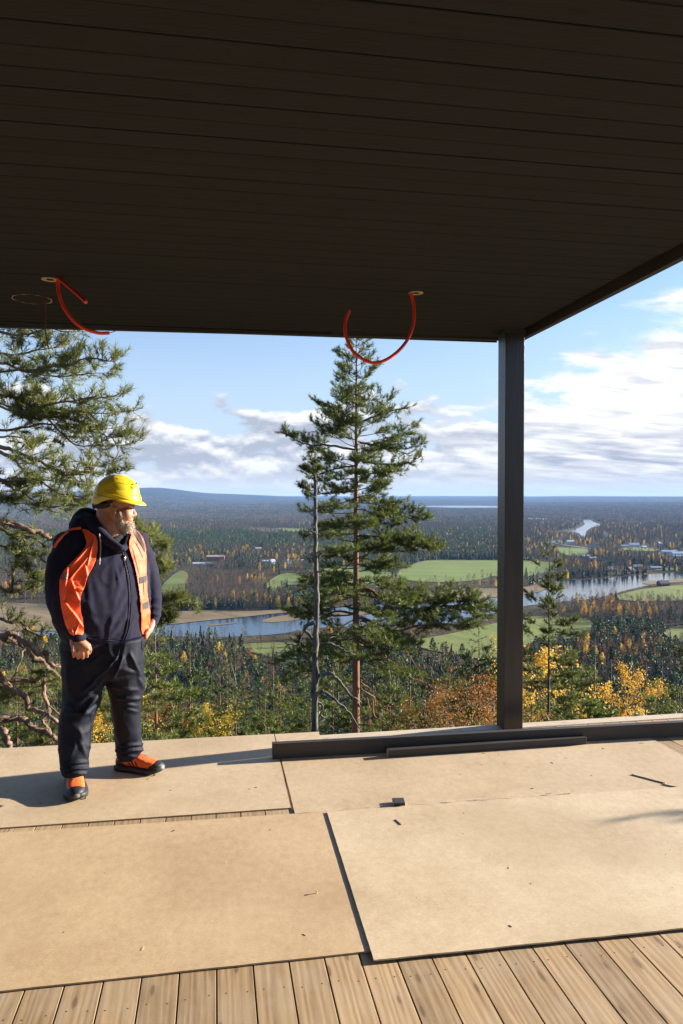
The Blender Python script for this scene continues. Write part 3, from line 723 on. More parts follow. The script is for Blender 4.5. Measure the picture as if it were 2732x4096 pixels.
def broad_meshes(name, H, Rc, seed, nleaf, lsize, mt='gold', start=.22, bark='bark_birch', limbs=26, full=True, rt_=None):
    """birch or aspen: limbs that rise, leaves round the twigs"""
    rg = random.Random(seed); tr = MB(); br = MB(); K = 8; pts = [Vector((rg.gauss(0,.012)*H*(i>0), rg.gauss(0,.012)*H*(i>0), H*i/K)) for i in range(K+1)]
    tr.tube(pts, [(rt_ or H*.009)*(1-i/K*.9) for i in range(K+1)], 6); C = []
    for i in range(limbs):
        t = start+(.97-start)*i/limbs; u = t*K; ii = min(K-1,int(u)); p = pts[ii].lerp(pts[ii+1], u-ii); az = i*2.399+rg.gauss(0,.4)
        s_t = (t-start)/(1-start); L = Rc*(math.sin(math.pi*min(1,(s_t*.8+.16)))**.7)*rg.uniform(.75,1.15)
        d = Vector((math.cos(az), math.sin(az), rg.uniform(.5,1.1))).normalized(); q = []; r0 = max(.008,H*.0022)
        for k in range(6):
            q.append(p.copy()); d = (d+rvec(rg,.12)+Vector((0,0,.05))).normalized(); p = p+d*L/5
            if k > 1:
                for s in range(3 if not full else 2):
                    e_ = (d+rvec(rg,.6)).normalized(); l2 = L*rg.uniform(.15,.34); br.tube([p, p+e_*l2], [r0*.4, r0*.12], 3, cap=False)
                    for w_ in range(2): C.append((p+e_*l2*rg.uniform(.5,1), l2))
            C.append((p, L*.2))
        br.tube(q, [r0*(1-k/6) for k in range(6)], 3, cap=False)
    out = [('trunk', tr.mesh(name+'_trunk', M[bark], True))]
    out.append(('branches', br.mesh(name+'_branches', M['bare' if not full else 'bark_dark'])))
    if nleaf:
        P = np.array([tuple(c) for c, l in C]); S = np.array([l for c, l in C]); idx = NPR.randint(0, len(P), nleaf)
        Q = P[idx] + NPR.normal(size=(nleaf,3))*(S[idx,None]*.45)
        out.append(('crown', tri_mesh(name+'_crown', leaf_verts(Q, lsize), 4, M[mt])))
    return out
# ------------------------------------------------------------------ foreground trees
def at_D(x, D):   # ground point under pixel column x at axial distance D
    p = pd(x, 1985, D); return p.x, p.y
def zpix(y, D): return EYE - (y-1985)/FPX*D
# -- the tall pine
D = 26.0; bx_, by_ = at_D(1424, D); zb_ = -12.3; zt = zpix(1338, D); H = zt-zb_
def T(y): return (zpix(y, D)-zb_)/H
tab = sorted([(0.0,.3),(T(2900),1.6),(T(2700),2.3),(T(2560),2.6),(T(2421),2.5),(T(2300),2.1),(T(2160),2.15),(T(2060),1.95),(T(1950),1.6),(T(1850),2.0),(T(1750),2.05),(T(1650),1.45),(T(1600),1.2),(T(1500),.95),(T(1420),.7),(1.0,.25)])
tr, br, tf = pine_parts(H, prof_tab(tab), 0.185, 42, 124, 0.20, 18, .009, bare=.28, trunk_n=12, lean=.01, start=T(2640), maxd=2, upf=(-.28,.55))
rg = random.Random(9)
def P3(x, y, dd=0.0, DD=None):
    p = pd(x, y, (DD or D)+dd); return Vector((p.x-bx_, p.y-by_, p.z-zb_))
def guided(mb, tufts, pix, r, rg, tuft, DD=None, depth_wobble=.3, kids=True, ref=P3, n=6, kid_len=.45, taper=.75, bare=.3, start_d=0.0, kd=1, jit=.22):
    """a limb that follows given points, with side twigs"""
    pts = []; dd = start_d
    for i, (x, y) in enumerate(pix):
        pts.append(ref(x, y, dd, DD)); dd += rg.gauss(0, depth_wobble)
    fine = []
    for i in range(len(pts)-1):
        p0, p1, p2, p3 = pts[max(i-1,0)], pts[i], pts[i+1], pts[min(i+2,len(pts)-1)]
        for j in range(4):
            t = j/4; fine.append(0.5*((2*p1)+(-p0+p2)*t+(2*p0-5*p1+4*p2-p3)*t*t+(-p0+3*p1-3*p2+p3)*t*t*t) + rvec(rg, r*jit))
    fine.append(pts[-1]); N = len(fine); L = sum((fine[i+1]-fine[i]).length for i in range(N-1))
    mb.tube(fine, [max(.002, r*(1-taper*i/(N-1))*rg.uniform(.88,1.12)) for i in range(N)], n)
    if kids:
        for i in range(int(N*bare), N):
            d = (fine[min(i+1,N-1)]-fine[i-1]).normalized()
            for q in range(kids if isinstance(kids, int) else 1):
                sd_ = (d*.6 + rvec(rg,.6) + Vector((0,0,.12))).normalized()
                limb(mb, tufts, fine[i], sd_, L*kid_len*(1-.55*i/N)*rg.uniform(.5,1), max(.003, r*.3), rg, kd, tuft, .3, .2, None, 2, .16)
    return fine
c5 = lambda L_: [(1100+x/1.742, 2100+y/1.742) for x, y in L_]
c4 = lambda L_: [(1100+x/1.96, 1250+y/1.96) for x, y in L_]
guided(br, tf, c4([(640,1080),(500,1050),(380,1040),(280,1040),(190,1010),(130,980),(80,930)]), .045, rg, .2, kids=2, kid_len=.22)
guided(br, tf, c4([(650,1150),(760,1180),(880,1190),(1000,1190),(1080,1170),(1150,1120)]), .04, rg, .2, kids=2, kid_len=.22)
guided(br, tf, c4([(650,1010),(780,1040),(900,1060),(1020,1070),(1100,1050),(1160,1025)]), .035, rg, .2, kids=2, kid_len=.2)
guided(br, tf, c4([(640,870),(740,830),(850,790),(950,760),(1050,745)]), .035, rg, .2, kids=2, kid_len=.22)
guided(br, tf, c4([(640,1200),(520,1215),(420,1240),(330,1270),(250,1250)]), .035, rg, .19, kids=2, kid_len=.25)
guided(br, tf, c4([(640,1400),(520,1400),(400,1420),(300,1400),(210,1370)]), .035, rg, .19, kids=2, kid_len=.25)
guided(br, tf, c4([(650,1600),(800,1600),(950,1560),(1080,1600),(1170,1620)]), .035, rg, .2, kids=3, kid_len=.3)
guided(br, tf, c4([(650,1750),(800,1760),(950,1800),(1080,1810),(1240,1830)]), .04, rg, .2, kids=4, kid_len=.34)
guided(br, tf, c5([(600,450),(680,460),(740,510),(850,550),(960,590),(1080,570),(1220,560),(1350,560),(1460,600)]), .07, rg, .2, kids=4, kid_len=.28)
guided(br, tf, c5([(600,640),(720,700),(850,740),(1000,700),(1150,690),(1300,690),(1390,650)]), .055, rg, .2, kids=2, kid_len=.25)
guided(br, tf, c5([(560,620),(450,600),(360,620),(250,620),(190,660)]), .045, rg, .2, kids=2, kid_len=.3)
guided(br, tf, c5([(560,420),(450,390),(360,380),(270,400),(200,430)]), .045, rg, .2, kids=2, kid_len=.25)
bare_l = MB(); dummy = []
for pix, r in [([(590,780),(640,820),(700,820),(740,870),(790,940),(850,980),(900,1020),(960,1070),(1050,1100),(1090,1110)], .055),
               ([(600,900),(690,905),(740,940),(790,970),(830,1000),(860,1060)], .045), ([(600,670),(700,690),(790,750),(850,780),(890,850),(960,870),(1060,860)], .04),
               ([(620,440),(680,460),(710,480),(760,520)], .05), ([(650,740),(700,800),(740,870),(760,930)], .03),
               ([(590,1140),(640,1170),(690,1200),(700,1260),(760,1280),(850,1330),(960,1390)], .042), ([(680,1230),(690,1330),(760,1370),(850,1430)], .03),
               ([(640,1200),(660,1280),(690,1300),(740,1330),(800,1390)], .025), ([(580,1390),(640,1390),(720,1400),(820,1390),(870,1430)], .03),
               ([(880,780),(920,880),(960,950),(1000,1010),(1060,1060)], .02), ([(900,860),(1000,900),(1100,920),(1180,900)], .018),
               ([(600,1100),(650,1130),(680,1160),(740,1180)], .02)]:
    guided(bare_l, dummy, c5(pix), r, rg, .1, kids=1, kid_len=.16, depth_wobble=.12, kd=2, taper=.8)
root = tag(empty('pine_tree', (bx_, by_, zb_)), 'tall pine with a pointed crown and orange bark, right of the grey dead tree', 'pine tree')
tr.build('trunk', M['bark_pine'], root, True); br.build('branches', M['twig'], root)
bare_l.build('bare_branches', M['bark_pine'], root, True)
link('crown', tri_mesh('crown', needle_verts(tf, 20, .0075), 3, M['needle']), root)
print('tall pine tufts', len(tf))
# -- the dead grey tree beside it
D2 = 23.0; bx2, by2 = at_D(1262, D2); zb2 = -11.2
def Q3(x, y, dd=0.0, DD=None):
    p = pd(x, y, D2+dd); return Vector((p.x-bx2, p.y-by2, p.z-zb2))
root = tag(empty('dead_tree', (bx2, by2, zb2)), 'slim dead grey tree with twisted broken limbs, left of the tall pine', 'dead tree')
mb = MB(); tk = []
tpix = [(1262,3250),(1262,2960),(1258,2800),(1260,2650),(1264,2500),(1268,2400),(1266,2300),(1262,2200),(1260,2100),(1262,2000),(1262,1930),(1256,1890)]
guided(mb, tk, tpix, .112, rg, .1, kids=False, ref=Q3, depth_wobble=.03, n=12, taper=.60, jit=.10); mb.build('trunk', M['bark_grey'], root, True)
for pix, r in [([(285,680),(230,690),(215,730),(250,780),(300,830),(370,825),(440,850),(510,890),(560,905)], .055), ([(228,700),(185,780),(160,840),(100,830),(60,870),(40,885)], .022),
               ([(255,985),(235,930),(200,915),(150,930),(110,930)], .045), ([(330,1040),(390,1035),(440,1080),(480,1130),(520,1180),(560,1210),(600,1240)], .05),
               ([(290,980),(300,1060),(270,1200),(330,1260),(320,1330),(350,1350),(290,1390),(300,1440),(340,1460)], .038),
               ([(330,1150),(380,1190),(430,1230),(490,1280),(540,1340),(600,1440)], .045), ([(350,1350),(390,1360),(420,1340),(440,1360)], .018), ([(320,1440),(380,1400),(420,1430),(470,1420)], .02),
               ([(370,830),(380,790),(420,780),(450,795)], .015), ([(300,230),(350,180),(380,150)], .02), ([(290,270),(240,240),(170,215)], .02), ([(300,80),(340,60),(390,70)], .02)]:
    mb = MB(); guided(mb, tk, c5(pix), r*1.25, rg, .1, kids=False, ref=Q3, depth_wobble=.1, n=7, taper=.7); mb.build('limb', M['bark_grey'], root, True)
for sy in (1990, 2060, 2130, 2215, 2290, 2350, 2440, 2560, 2640, 2700, 2780, 2850):
    sx_ = rg.choice((-1, 1)); mb = MB(); guided(mb, tk, [(1262, sy), (1262+sx_*rg.uniform(12,22), sy-rg.uniform(2,14)), (1262+sx_*rg.uniform(26,60), sy-rg.uniform(-16,30))], rg.uniform(.012,.028), rg, .1, kids=1, kid_len=.3, ref=Q3, depth_wobble=.12, n=6, taper=.7, kd=2); mb.build('stub', M['bark_grey'], root, True)
for pix, r in [([(310,1540),(360,1525),(410,1515)], .02), ([(300,1590),(265,1570),(250,1560)], .022), ([(310,1680),(270,1700),(240,1690)], .02), ([(320,1310),(335,1340),(330,1350)], .02), ([(310,1430),(285,1425)], .015), ([(330,1740),(390,1770),(440,1800)], .015)]:
    mb = MB(); guided(mb, tk, c4(pix), r, rg, .1, kids=False, ref=Q3, depth_wobble=.05, n=6, taper=.7); mb.build('limb', M['bark_grey'], root, True)
mb = MB(); tk = []
for pix in [[(305,1270),(270,1240),(235,1220)], [(305,1260),(310,1210),(300,1190)], [(310,1270),(340,1230)], [(300,1400),(250,1390),(210,1370)], [(310,1430),(250,1440)]]:
    mb = MB(); guided(mb, tk, c4(pix), .014, rg, .17, kids=3, ref=Q3, depth_wobble=.15, n=4, kid_len=.5, kd=1); mb.build('branch', M['twig'], root)
for pix in [[(270,330),(220,380),(190,400)], [(275,60),(230,70),(200,80)], [(262,890),(200,860),(170,800)], [(262,1010),(150,1000),(90,1060)]]:
    mb = MB(); guided(mb, tk, c5(pix), .014, rg, .17, kids=2, ref=Q3, depth_wobble=.15, n=4, kid_len=.4, kd=1); mb.build('branch', M['twig'], root)
link('needles', tri_mesh('needles', needle_verts(tk, 20, .008), 3, M['needle']), root)

M['needle_l'] = mat('sunlit_old_pine_needles', (0.085,0.105,0.022), 0.5, col2=(0.22,0.235,0.065), scale=2.0, trans=0.35, spec=0.4)
# -- the old pine on the left, its trunk outside the frame
D3 = 9.6; bx3, by3 = at_D(-420, 10.2); zb3 = -5.4
def L3(x, y, dd=0.0, DD=None):
    p = pd(x, y, (DD or D3)+dd); return Vector((p.x-bx3, p.y-by3, p.z-zb3))
root = tag(empty('pine_tree', (bx3, by3, zb3)), 'old gnarled pine reaching in from the left edge beside the man in the helmet', 'pine tree')
mb = MB(); mb.tube([(0,0,0),(.05,0,3),(-.05,.1,6),(.1,.1,8.5),(.05,0,10.5)], [.26,.22,.17,.11,.04], 14); mb.build('trunk', M['bark_pine'], root, True)
c3 = lambda L_: [(x/2.24, 1050+y/2.24) for x, y in L_]
c6 = lambda L_: [(x/2.475, 2050+y/2.475) for x, y in L_]
rg = random.Random(21); tf = []; lim = []
up_ = [([(-420,380),(-160,560),(60,640),(260,640),(420,590),(640,620),(740,590)], .03, 3, -.2), ([(-420,420),(-150,520),(100,560),(300,540),(420,560)], .03, 3, .5),
       ([(-420,700),(-100,800),(150,820),(350,780),(520,760),(650,730)], .03, 3, .3),
       ([(-420,720),(-120,880),(60,910),(240,980),(420,930),(600,930),(760,860),(960,880),(1030,900)], .035, 3, 0), ([(-420,940),(-100,990),(160,960),(350,1000),(560,1020),(760,1000),(950,990)], .03, 3, .3),
       ([(-420,1100),(-100,1180),(60,1190),(180,1230),(300,1290),(480,1260),(700,1230),(860,1210),(1070,1200)], .045, 3, -.2),
       ([(-420,1180),(-100,1240),(100,1330),(250,1360),(420,1390),(560,1380),(700,1400)], .03, 3, .3),
       ([(-420,1210),(-60,1240),(100,1300),(300,1330),(520,1330),(760,1340),(960,1350),(1190,1330)], .032, 3, .4), ([(-420,1400),(0,1500),(200,1480),(420,1450),(640,1480),(850,1500),(1120,1470)], .03, 3, .2),
       ([(-420,1560),(-40,1640),(120,1690),(300,1760),(450,1830),(600,1900),(760,1880),(840,1840)], .042, 3, -.3), ([(300,1330),(430,1400),(560,1540),(700,1640),(900,1640),(1080,1640),(1240,1600)], .024, 3, 0),
       ([(420,1390),(600,1440),(800,1470),(960,1560),(1100,1560),(1140,1540)], .018, 3, .1), ([(-420,1500),(-40,1560),(150,1560),(330,1620),(520,1600)], .025, 3, .6),
       ([(-420,1820),(0,1940),(120,1990),(220,1970)], .05, 1, -.3), ([(0,1700),(120,1760),(220,1880),(360,1960),(520,2060),(700,2100),(840,2110)], .035, 3, 0),
       ([(220,1880),(400,1950),(560,1940),(700,1980),(850,2000)], .02, 3, .2), ([(-420,2120),(-60,2080),(100,2040),(200,2060),(400,2180),(600,2180),(800,2150)], .03, 3, .1),
       ([(100,2050),(260,2110),(420,2190),(560,2200),(700,2230)], .016, 3, .2), ([(1000,1560),(1060,1700),(960,1860),(1030,1880),(1140,1850)], .012, 2, 0.1), ([(0,2000),(-20,2080),(120,2150),(340,2160)], .022, 3, 0)]
for pix, r, k, dd in up_:
    mb = MB(); guided(mb, tf, c3(pix), r*.72, rg, .135, kids=2, ref=L3, depth_wobble=.13, n=8, kid_len=.17, taper=.85, bare=.30, start_d=dd, kd=1); lim.append(mb)
lo_ = [([(-700,40),(0,90),(90,110),(230,150),(330,190),(450,220),(520,262),(580,240),(700,260)], .040, 1), ([(-600,130),(0,165),(80,200),(180,220),(330,250),(440,330)], .022, 1),
       ([(-500,900),(0,1050),(100,1090),(180,1085),(250,1120),(300,1180),(420,1230)], .02, 1), ([(-700,1150),(0,1240),(100,1250),(200,1290),(280,1350),(340,1430),(430,1490),(520,1580),(640,1680),(760,1750)], .046, 1),
       ([(-300,1290),(40,1210),(150,1200),(200,1260),(290,1310),(380,1400),(460,1380),(470,1460),(540,1510),(640,1530),(800,1560)], .034, 1),
       ([(300,1262),(230,1350),(210,1430),(170,1560),(110,1660)], .014, 0), ([(-600,1620),(0,1660),(150,1660),(350,1660),(400,1620),(440,1660),(430,1750),(460,1880),(490,1980),(420,2050),(500,2180),(580,2260),(640,2380)], .030, 0),
       ([(-400,1400),(0,1600),(60,1700),(150,1760),(250,1830),(280,1940),(400,1980),(500,2010),(580,2100),(700,2200)], .036, 1),
       ([(-600,2050),(0,2050),(100,2040),(220,2030),(290,2110),(400,2150),(500,2200),(600,2280),(760,2380)], .040, 1), ([(-200,2080),(0,2140),(60,2210),(90,2330),(100,2500)], .045, 0),
       ([(440,1660),(520,1680),(600,1700)], .016, 1), ([(300,1540),(380,1590),(450,1600)], .010, 1), ([(0,740),(100,790),(200,760),(330,740),(340,690)], .018, 1), ([(120,780),(130,640),(160,480),(150,380)], .014, 1),
       ([(240,260),(250,440),(280,600),(330,650),(440,690)], .010, 2), ([(0,330),(130,350),(260,400),(400,440)], .012, 2), ([(470,1900),(540,1960),(600,2010)], .012, 0)]
tf2 = []
for pix, r, k in lo_:
    if r >= .025:
        mb = MB(); guided(mb, [], c6(pix), r*.16, rg, .11, start_d=-.85, kids=1, ref=L3, depth_wobble=.12, n=5, kid_len=.14, taper=.3, bare=.1, kd=1, jit=1.6); lim.append(mb)
    mb = MB(); guided(mb, tf2, c6(pix), r*1.12, rg, .11, start_d=-.9, kids=(k if r < .025 else 0), ref=L3, depth_wobble=.07, n=9, kid_len=.16, taper=.55, bare=.2, kd=1 if k else 2); lim.append(mb)
c7 = lambda L_: [(500+x/1.96, 1950+y/1.96) for x, y in L_]
for pix, r, k in [([(-100,300),(60,380),(150,350),(205,380),(235,350)], .014, 3), ([(-150,480),(50,520),(180,480),(260,450),(330,470)], .016, 3), ([(-100,640),(100,600),(220,600),(310,590)], .014, 3),
                  ([(0,700),(160,680),(260,690),(330,640)], .012, 3), ([(-50,860),(150,900),(280,900),(380,860),(440,860)], .014, 3), ([(0,960),(200,960),(340,930),(450,900),(560,925)], .010, 2),
                  ([(0,1120),(160,1060),(280,1060),(370,1040)], .012, 3), ([(-100,250),(20,300),(90,290)], .010, 3), ([(-100,1000),(60,1050),(200,1010),(330,1010)], .010, 3)]:
    mb = MB(); guided(mb, tf2, c7(pix), r, rg, .13, kids=2, ref=L3, depth_wobble=.08, n=6, kid_len=.15, taper=.7, bare=.3, DD=9.0, kd=1); lim.append(mb)
# foliage low at the left, behind the legs
for i in range(9):
    x0 = rg.uniform(-60, 560); y0 = rg.uniform(2560, 3050); pix = [(x0-90, y0+rg.uniform(-30,60)), (x0-30, y0+rg.uniform(-20,30)), (x0+40, y0-rg.uniform(-10,30)), (x0+110, y0-rg.uniform(0,60))]
    mb = MB(); guided(mb, tf2, pix, .010, rg, .125, kids=3, ref=L3, depth_wobble=.1, n=5, kid_len=.4, taper=.7, bare=.1, DD=rg.uniform(10.2,12.5), kd=1); lim.append(mb)
M['bark_old'] = mat('old_pine_limb_bark', (0.085,0.052,0.034), 0.9, col2=(0.26,0.165,0.105), scale=9, bump=0.9, bscale=38)
for mb in lim: mb.build('limb', M['bark_old'], root, True)
print('left pine tufts', len(tf), len(tf2))
link('needles', tri_mesh('needles', needle_verts(tf+tf2, 24, .0036, .7), 3, M['needle_l']), root)

# -- prototypes and the copies of them
def copies(parts_by_kind): pass
PT = {}
def pt(name, parts): PT[name] = parts
gen = lambda a, b, c: prof_tab([(0,.2),(a,b),(.55,c),(.8,c*.72),(1,.15)])
pt('pine_a', pine_meshes('pa', 15.0, gen(.3,2.0,2.3), .16, 101, 44, .34, needles=11, wd=.022, bare=.3, start=.30, nmat='needle_d'))
pt('pine_b', pine_meshes('pb', 13.0, gen(.25,2.4,2.6), .17, 102, 40, .34, needles=11, wd=.022, bare=.3, start=.22, nmat='needle_d'))
pt('pine_c', pine_meshes('pc', 9.0, gen(.1,1.9,1.7), .10, 103, 40, .26, needles=14, wd=.015, bare=.2, start=.08, nmat='needle'))
pt('spruce_a', spruce_meshes('sa', 16.0, 2.2, 5, 34, 10)); pt('spruce_b', spruce_meshes('sb', 13.0, 1.9, 6, 30, 10))
pt('gold_a', broad_meshes('ga', 11.0, 2.3, 11, 11000, .085)); pt('gold_b', broad_meshes('gb', 8.0, 2.0, 12, 8500, .08))
pt('orange_a', broad_meshes('oa', 7.0, 2.1, 13, 5600, .062, mt='orange', start=.1, limbs=34))
pt('bare_a', broad_meshes('ba', 15.0, 1.9, 14, 0, .1, full=False, limbs=46, start=.35)); pt('bare_b', broad_meshes('bb', 13.0, 1.7, 15, 300, .16, mt='rust', full=False, limbs=40, start=.35))
pt('rust_a', broad_meshes('ra', 13.0, 1.8, 16, 1500, .17, mt='rust', limbs=30, start=.3))
def put(kind, name, label, cat, x, ytop, D, rz, group=None, hmul=1.0, H=None):
    """a tree whose top shows at pixel (x, ytop) at axial distance D and stands on the slope"""
    X, Y = at_D(x, D); zg = height(X, Y)-.2; H0 = {'pine_a':15,'pine_b':13,'pine_c':9,'spruce_a':16,'spruce_b':13,'gold_a':11,'gold_b':8,'orange_a':7,'bare_a':15,'bare_b':13,'rust_a':13}[kind]
    h = zpix(ytop, D)-zg
    return tree_object(name, label, cat, PT[kind], (X, Y, zg), rz, h/H0, group)
# the slender young pine right of the post
D4 = 34.0; X, Y = at_D(2200, D4); zg = height(X, Y); H = zpix(2172, D4)-zg; bx_, by_, zb_ = X, Y, zg
tr, br, tf = pine_parts(H, prof_tab([(0,.2),(.35,2.6),(.55,2.3),(.68,1.9),(.8,1.4),(.9,.8),(1,.3)]), .115, 77, 58, .25, 18, .01, bare=.4, trunk_n=9, lean=.02, start=.22, maxd=2, upf=(-.1,.75), side_rate=1.0)
root = tag(empty('pine_tree', (X, Y, zg)), 'slender young pine with a sparse crown just right of the post', 'pine tree')
tr.build('trunk', M['twig'], root, True); br.build('branches', M['twig'], root); link('crown', tri_mesh('crown', needle_verts(tf, 26, .012), 3, M['needle']), root)
put('spruce_a', 'spruce_tree', 'dark spruce standing between two golden trees right of the slender young pine', 'spruce tree', 2385, 2560, 52, 1)
put('gold_a', 'golden_birch', 'bright yellow tree right of the dark spruce', 'birch tree', 2535, 2715, 46, 0)
put('gold_b', 'golden_birch', 'yellow tree showing behind the slender young pine right of the post', 'birch tree', 2150, 2640, 48, 2)
put('orange_a', 'orange_bush', 'large orange-brown leafy bush left of the post beyond the deck edge', 'bush', 1915, 2745, 26, 1)
put('orange_a', 'orange_bush', 'smaller orange bush right of the tall pine trunk', 'bush', 1700, 2810, 34, 2)
put('orange_a', 'orange_bush', 'orange leafy bush whose crown meets the left face of the post', 'bush', 1985, 2800, 22, 4)
put('spruce_b', 'spruce_tree', 'tall dark spruce left of the yellow tree, behind the dark spruce', 'spruce tree', 2450, 2600, 85, 3)
put('spruce_a', 'spruce_tree', 'dark spruce near the right edge of the photo', 'spruce tree', 2655, 2590, 75, 2)
put('pine_b', 'pine_tree', 'broad green pine left of the dark spruce near the right edge', 'pine tree', 2590, 2640, 70, 2)
put('pine_b', 'pine_tree', 'broad green pine behind the orange bushes left of the post', 'pine tree', 1890, 2600, 66, 1)
put('pine_a', 'pine_tree', 'green pine just left of the post behind the orange bush', 'pine tree', 1965, 2570, 80, 4)
put('pine_b', 'pine_tree', 'green pine seen over the bare limbs right of the tall pine', 'pine tree', 1640, 2610, 70, 5)
put('orange_a', 'orange_bush', 'orange leaves showing right of the man\'s legs above the sheet edge', 'bush', 700, 2830, 40, 5)
put('gold_b', 'golden_birch', 'small golden treetop at the deck edge right of the man', 'birch tree', 820, 2890, 30, 5)
put('gold_b', 'golden_birch', 'golden leaves showing between the man\'s legs', 'birch tree', 420, 2850, 30, 6)
for i, (x, yt, D_, k, lab) in enumerate([
    (620, 2540, 20, 'pine_c', 'bushy green pine close behind the man on his right-hand side in the photo'), (760, 2600, 62, 'pine_a', 'dense green conical pine right of the man, first in its row'),
    (940, 2770, 46, 'pine_c', 'spreading low pine half way between the man and the dead tree'), (1120, 2730, 40, 'pine_c', 'low pine with twisted limbs left of the dead tree'),
    (1060, 2800, 34, 'pine_c', 'lowest pine crown at the deck edge left of the dead tree'), (1330, 2640, 44, 'pine_c', 'green pine filling the space between the dead tree and the tall pine'),
    (1560, 2700, 38, 'pine_c', 'green pine crown right of the tall pine trunk, behind its bare limbs'), (1800, 2660, 48, 'pine_c', 'green pine crown above the orange bush'),
    (1480, 2840, 30, 'pine_c', 'low pine at the foot of the tall pine'), (2290, 2610, 40, 'pine_c', 'bushy pine with its crown between the young pine and the dark spruce'),
    (2640, 2740, 42, 'pine_c', 'low dark pine between the yellow tree and the right edge'), (2730, 2760, 34, 'pine_c', 'low pine in the lower right corner beyond the deck'),
    (520, 2880, 26, 'pine_c', 'low pine crown behind the gap between the man\'s legs'), (870, 2850, 30, 'pine_c', 'low pine crown just over the sheet edge right of the man'),
    (2080, 2760, 30, 'pine_c', 'pine crown behind the right face of the post'), (1240, 2830, 30, 'pine_c', 'low pine behind the foot of the dead tree'), (1740, 2860, 27, 'pine_c', 'low green pine before the orange bush'),
    (60, 2800, 34, 'pine_c', 'pine crown at the left edge behind the gnarled limbs')]):
    put(k, 'pine_tree', lab, 'pine tree', x, yt, D_, i*1.7)
# a young pine beside the deck on the right whose tip shades the sheets at the right edge
c = px(2955, 3225, 0.0)
tx = 5.3; sxy = Vector((sdir.x, sdir.y)); k_ = tx/sxy.length
tp_ = Vector((c[0], c[1], 0)) + sdir*(tx/sxy.length)
tree_object('pine_tree', 'young pine beside the deck beyond the right edge of the photo, casting a soft shadow', 'pine tree', PT['pine_c'], (tp_.x, tp_.y, -3.3), 0, (tp_.z+3.3+.10)/9.0)

# ------------------------------------------------------------------ forest on the slope and in the valley
def lo_spruce(seed, H=15, Rb=2.6):
    rg = random.Random(seed); V_ = []
    for i in range(8):
        t = i/8; z = H*(.12+.86*t); r = Rb*(1-t)**.8+.1; n = 9; a0 = rg.random()*6; top = (0,0,z+H*.20*(1-.4*t)); ring = []
        for k in range(n):
            q = a0+6.283*k/n; rr = r*(1.1 if k % 2 else .55)*rg.uniform(.8,1.2); ring.append((rr*math.cos(q), rr*math.sin(q), z-rg.uniform(0,.35)*r))
        for k in range(n): V_ += [ring[k], ring[(k+1)%n], top]
    mi = [0]*(len(V_)//3)
    V_ += [(-.14,0,0),(.14,0,0),(0,0,H*.6),(0,-.14,0),(0,.14,0),(0,0,H*.6)]; mi += [1,1]
    return tri_mesh('spruce_tree', np.array(V_), 3, [M['spruce'], M['bark_dark']], mi)
def lo_cloud(name, seed, H, Rc, z0, n, size, mt, bark, up=0.0, egg=1.0, thin=False, trunk_w=.16):
    rs_ = np.random.RandomState(seed); V_ = []
    u = rs_.uniform(0, 1, n)**.8; z = z0+(H-z0)*u; prof = np.sin(np.pi*np.clip(u*.80+.17, 0, 1))**.8*egg
    az = rs_.uniform(0, 6.283, n); r = Rc*prof*np.sqrt(rs_.uniform(.05,1,n))
    C = np.stack([r*np.cos(az), r*np.sin(az), z], 1)
    if thin:   # rising thin twigs
        d = unit(np.stack([np.cos(az)*.55, np.sin(az)*.55, np.full(n,1.0)], 1)+rs_.normal(size=(n,3))*.22); L = size*rs_.uniform(.6,1.3,(n,1))
        sd_ = unit(np.cross(d, rs_.normal(size=(n,3))))*.055
        A_ = np.empty((n,3,3)); A_[:,0] = C-sd_; A_[:,1] = C+sd_; A_[:,2] = C+d*L
        V_ = A_.reshape(-1,3)
    else:
        a = unit(rs_.normal(size=(n,3))+np.array([0,0,up])); b = unit(np.cross(a, rs_.normal(size=(n,3)))); s = size*rs_.uniform(.6,1.3,(n,1))
        A_ = np.empty((n,3,3)); A_[:,0] = C-a*s*.5-b*s*.35; A_[:,1] = C-a*s*.5+b*s*.4; A_[:,2] = C+a*s*.6
        V_ = A_.reshape(-1,3)
    mi = [0]*n; w_ = trunk_w
    tv = []
    for (x, y) in ((w_,0),(0,w_)):
        tv += [(-x,-y,0),(x,y,0),(0,0,H*.85)]
    tv += [(-w_*.7,w_*.7,0),(w_*.7,-w_*.7,0),(0,0,H*.85)]
    V_ = np.vstack([V_, tv]); mi += [1]*3
    return tri_mesh(name, V_, 3, [mt, bark], mi)
LO = {'spruce': [lo_spruce(1), lo_spruce(2, 13, 2.9)],
      'pine': [lo_cloud('pine_tree', 3, 14, 2.5, 5, 150, 1.2, M['needle_d'], M['bark_pine'], .6), lo_cloud('pine_tree', 4, 15, 2.2, 6, 130, 1.2, M['needle_d'], M['bark_pine'], .6)],
      'bare': [lo_cloud('bare_birch', 5, 14, 1.7, 4.5, 150, 1.9, M['bare'], M['bark_birch'], thin=True, trunk_w=.13), lo_cloud('bare_birch', 6, 16, 1.5, 5, 140, 2.0, M['bare'], M['bark_birch'], thin=True, trunk_w=.13)],
      'gold': [lo_cloud('golden_birch', 7, 13, 2.1, 3.0, 260, .85, M['gold'], M['bark_birch']), lo_cloud('golden_birch', 8, 12, 1.9, 3, 220, .75, M['rust'], M['bark_birch'])],
      'shrub': [lo_cloud('shrub', 9, 2.6, 1.9, .2, 90, .55, M['shrub'], M['bark_dark']), lo_cloud('shrub', 10, 4.2, 1.9, .3, 90, .7, M['bare'], M['bark_dark'], thin=True)]}
TREE_H = {'spruce':15,'pine':14,'bare':14,'gold':13,'shrub':3}
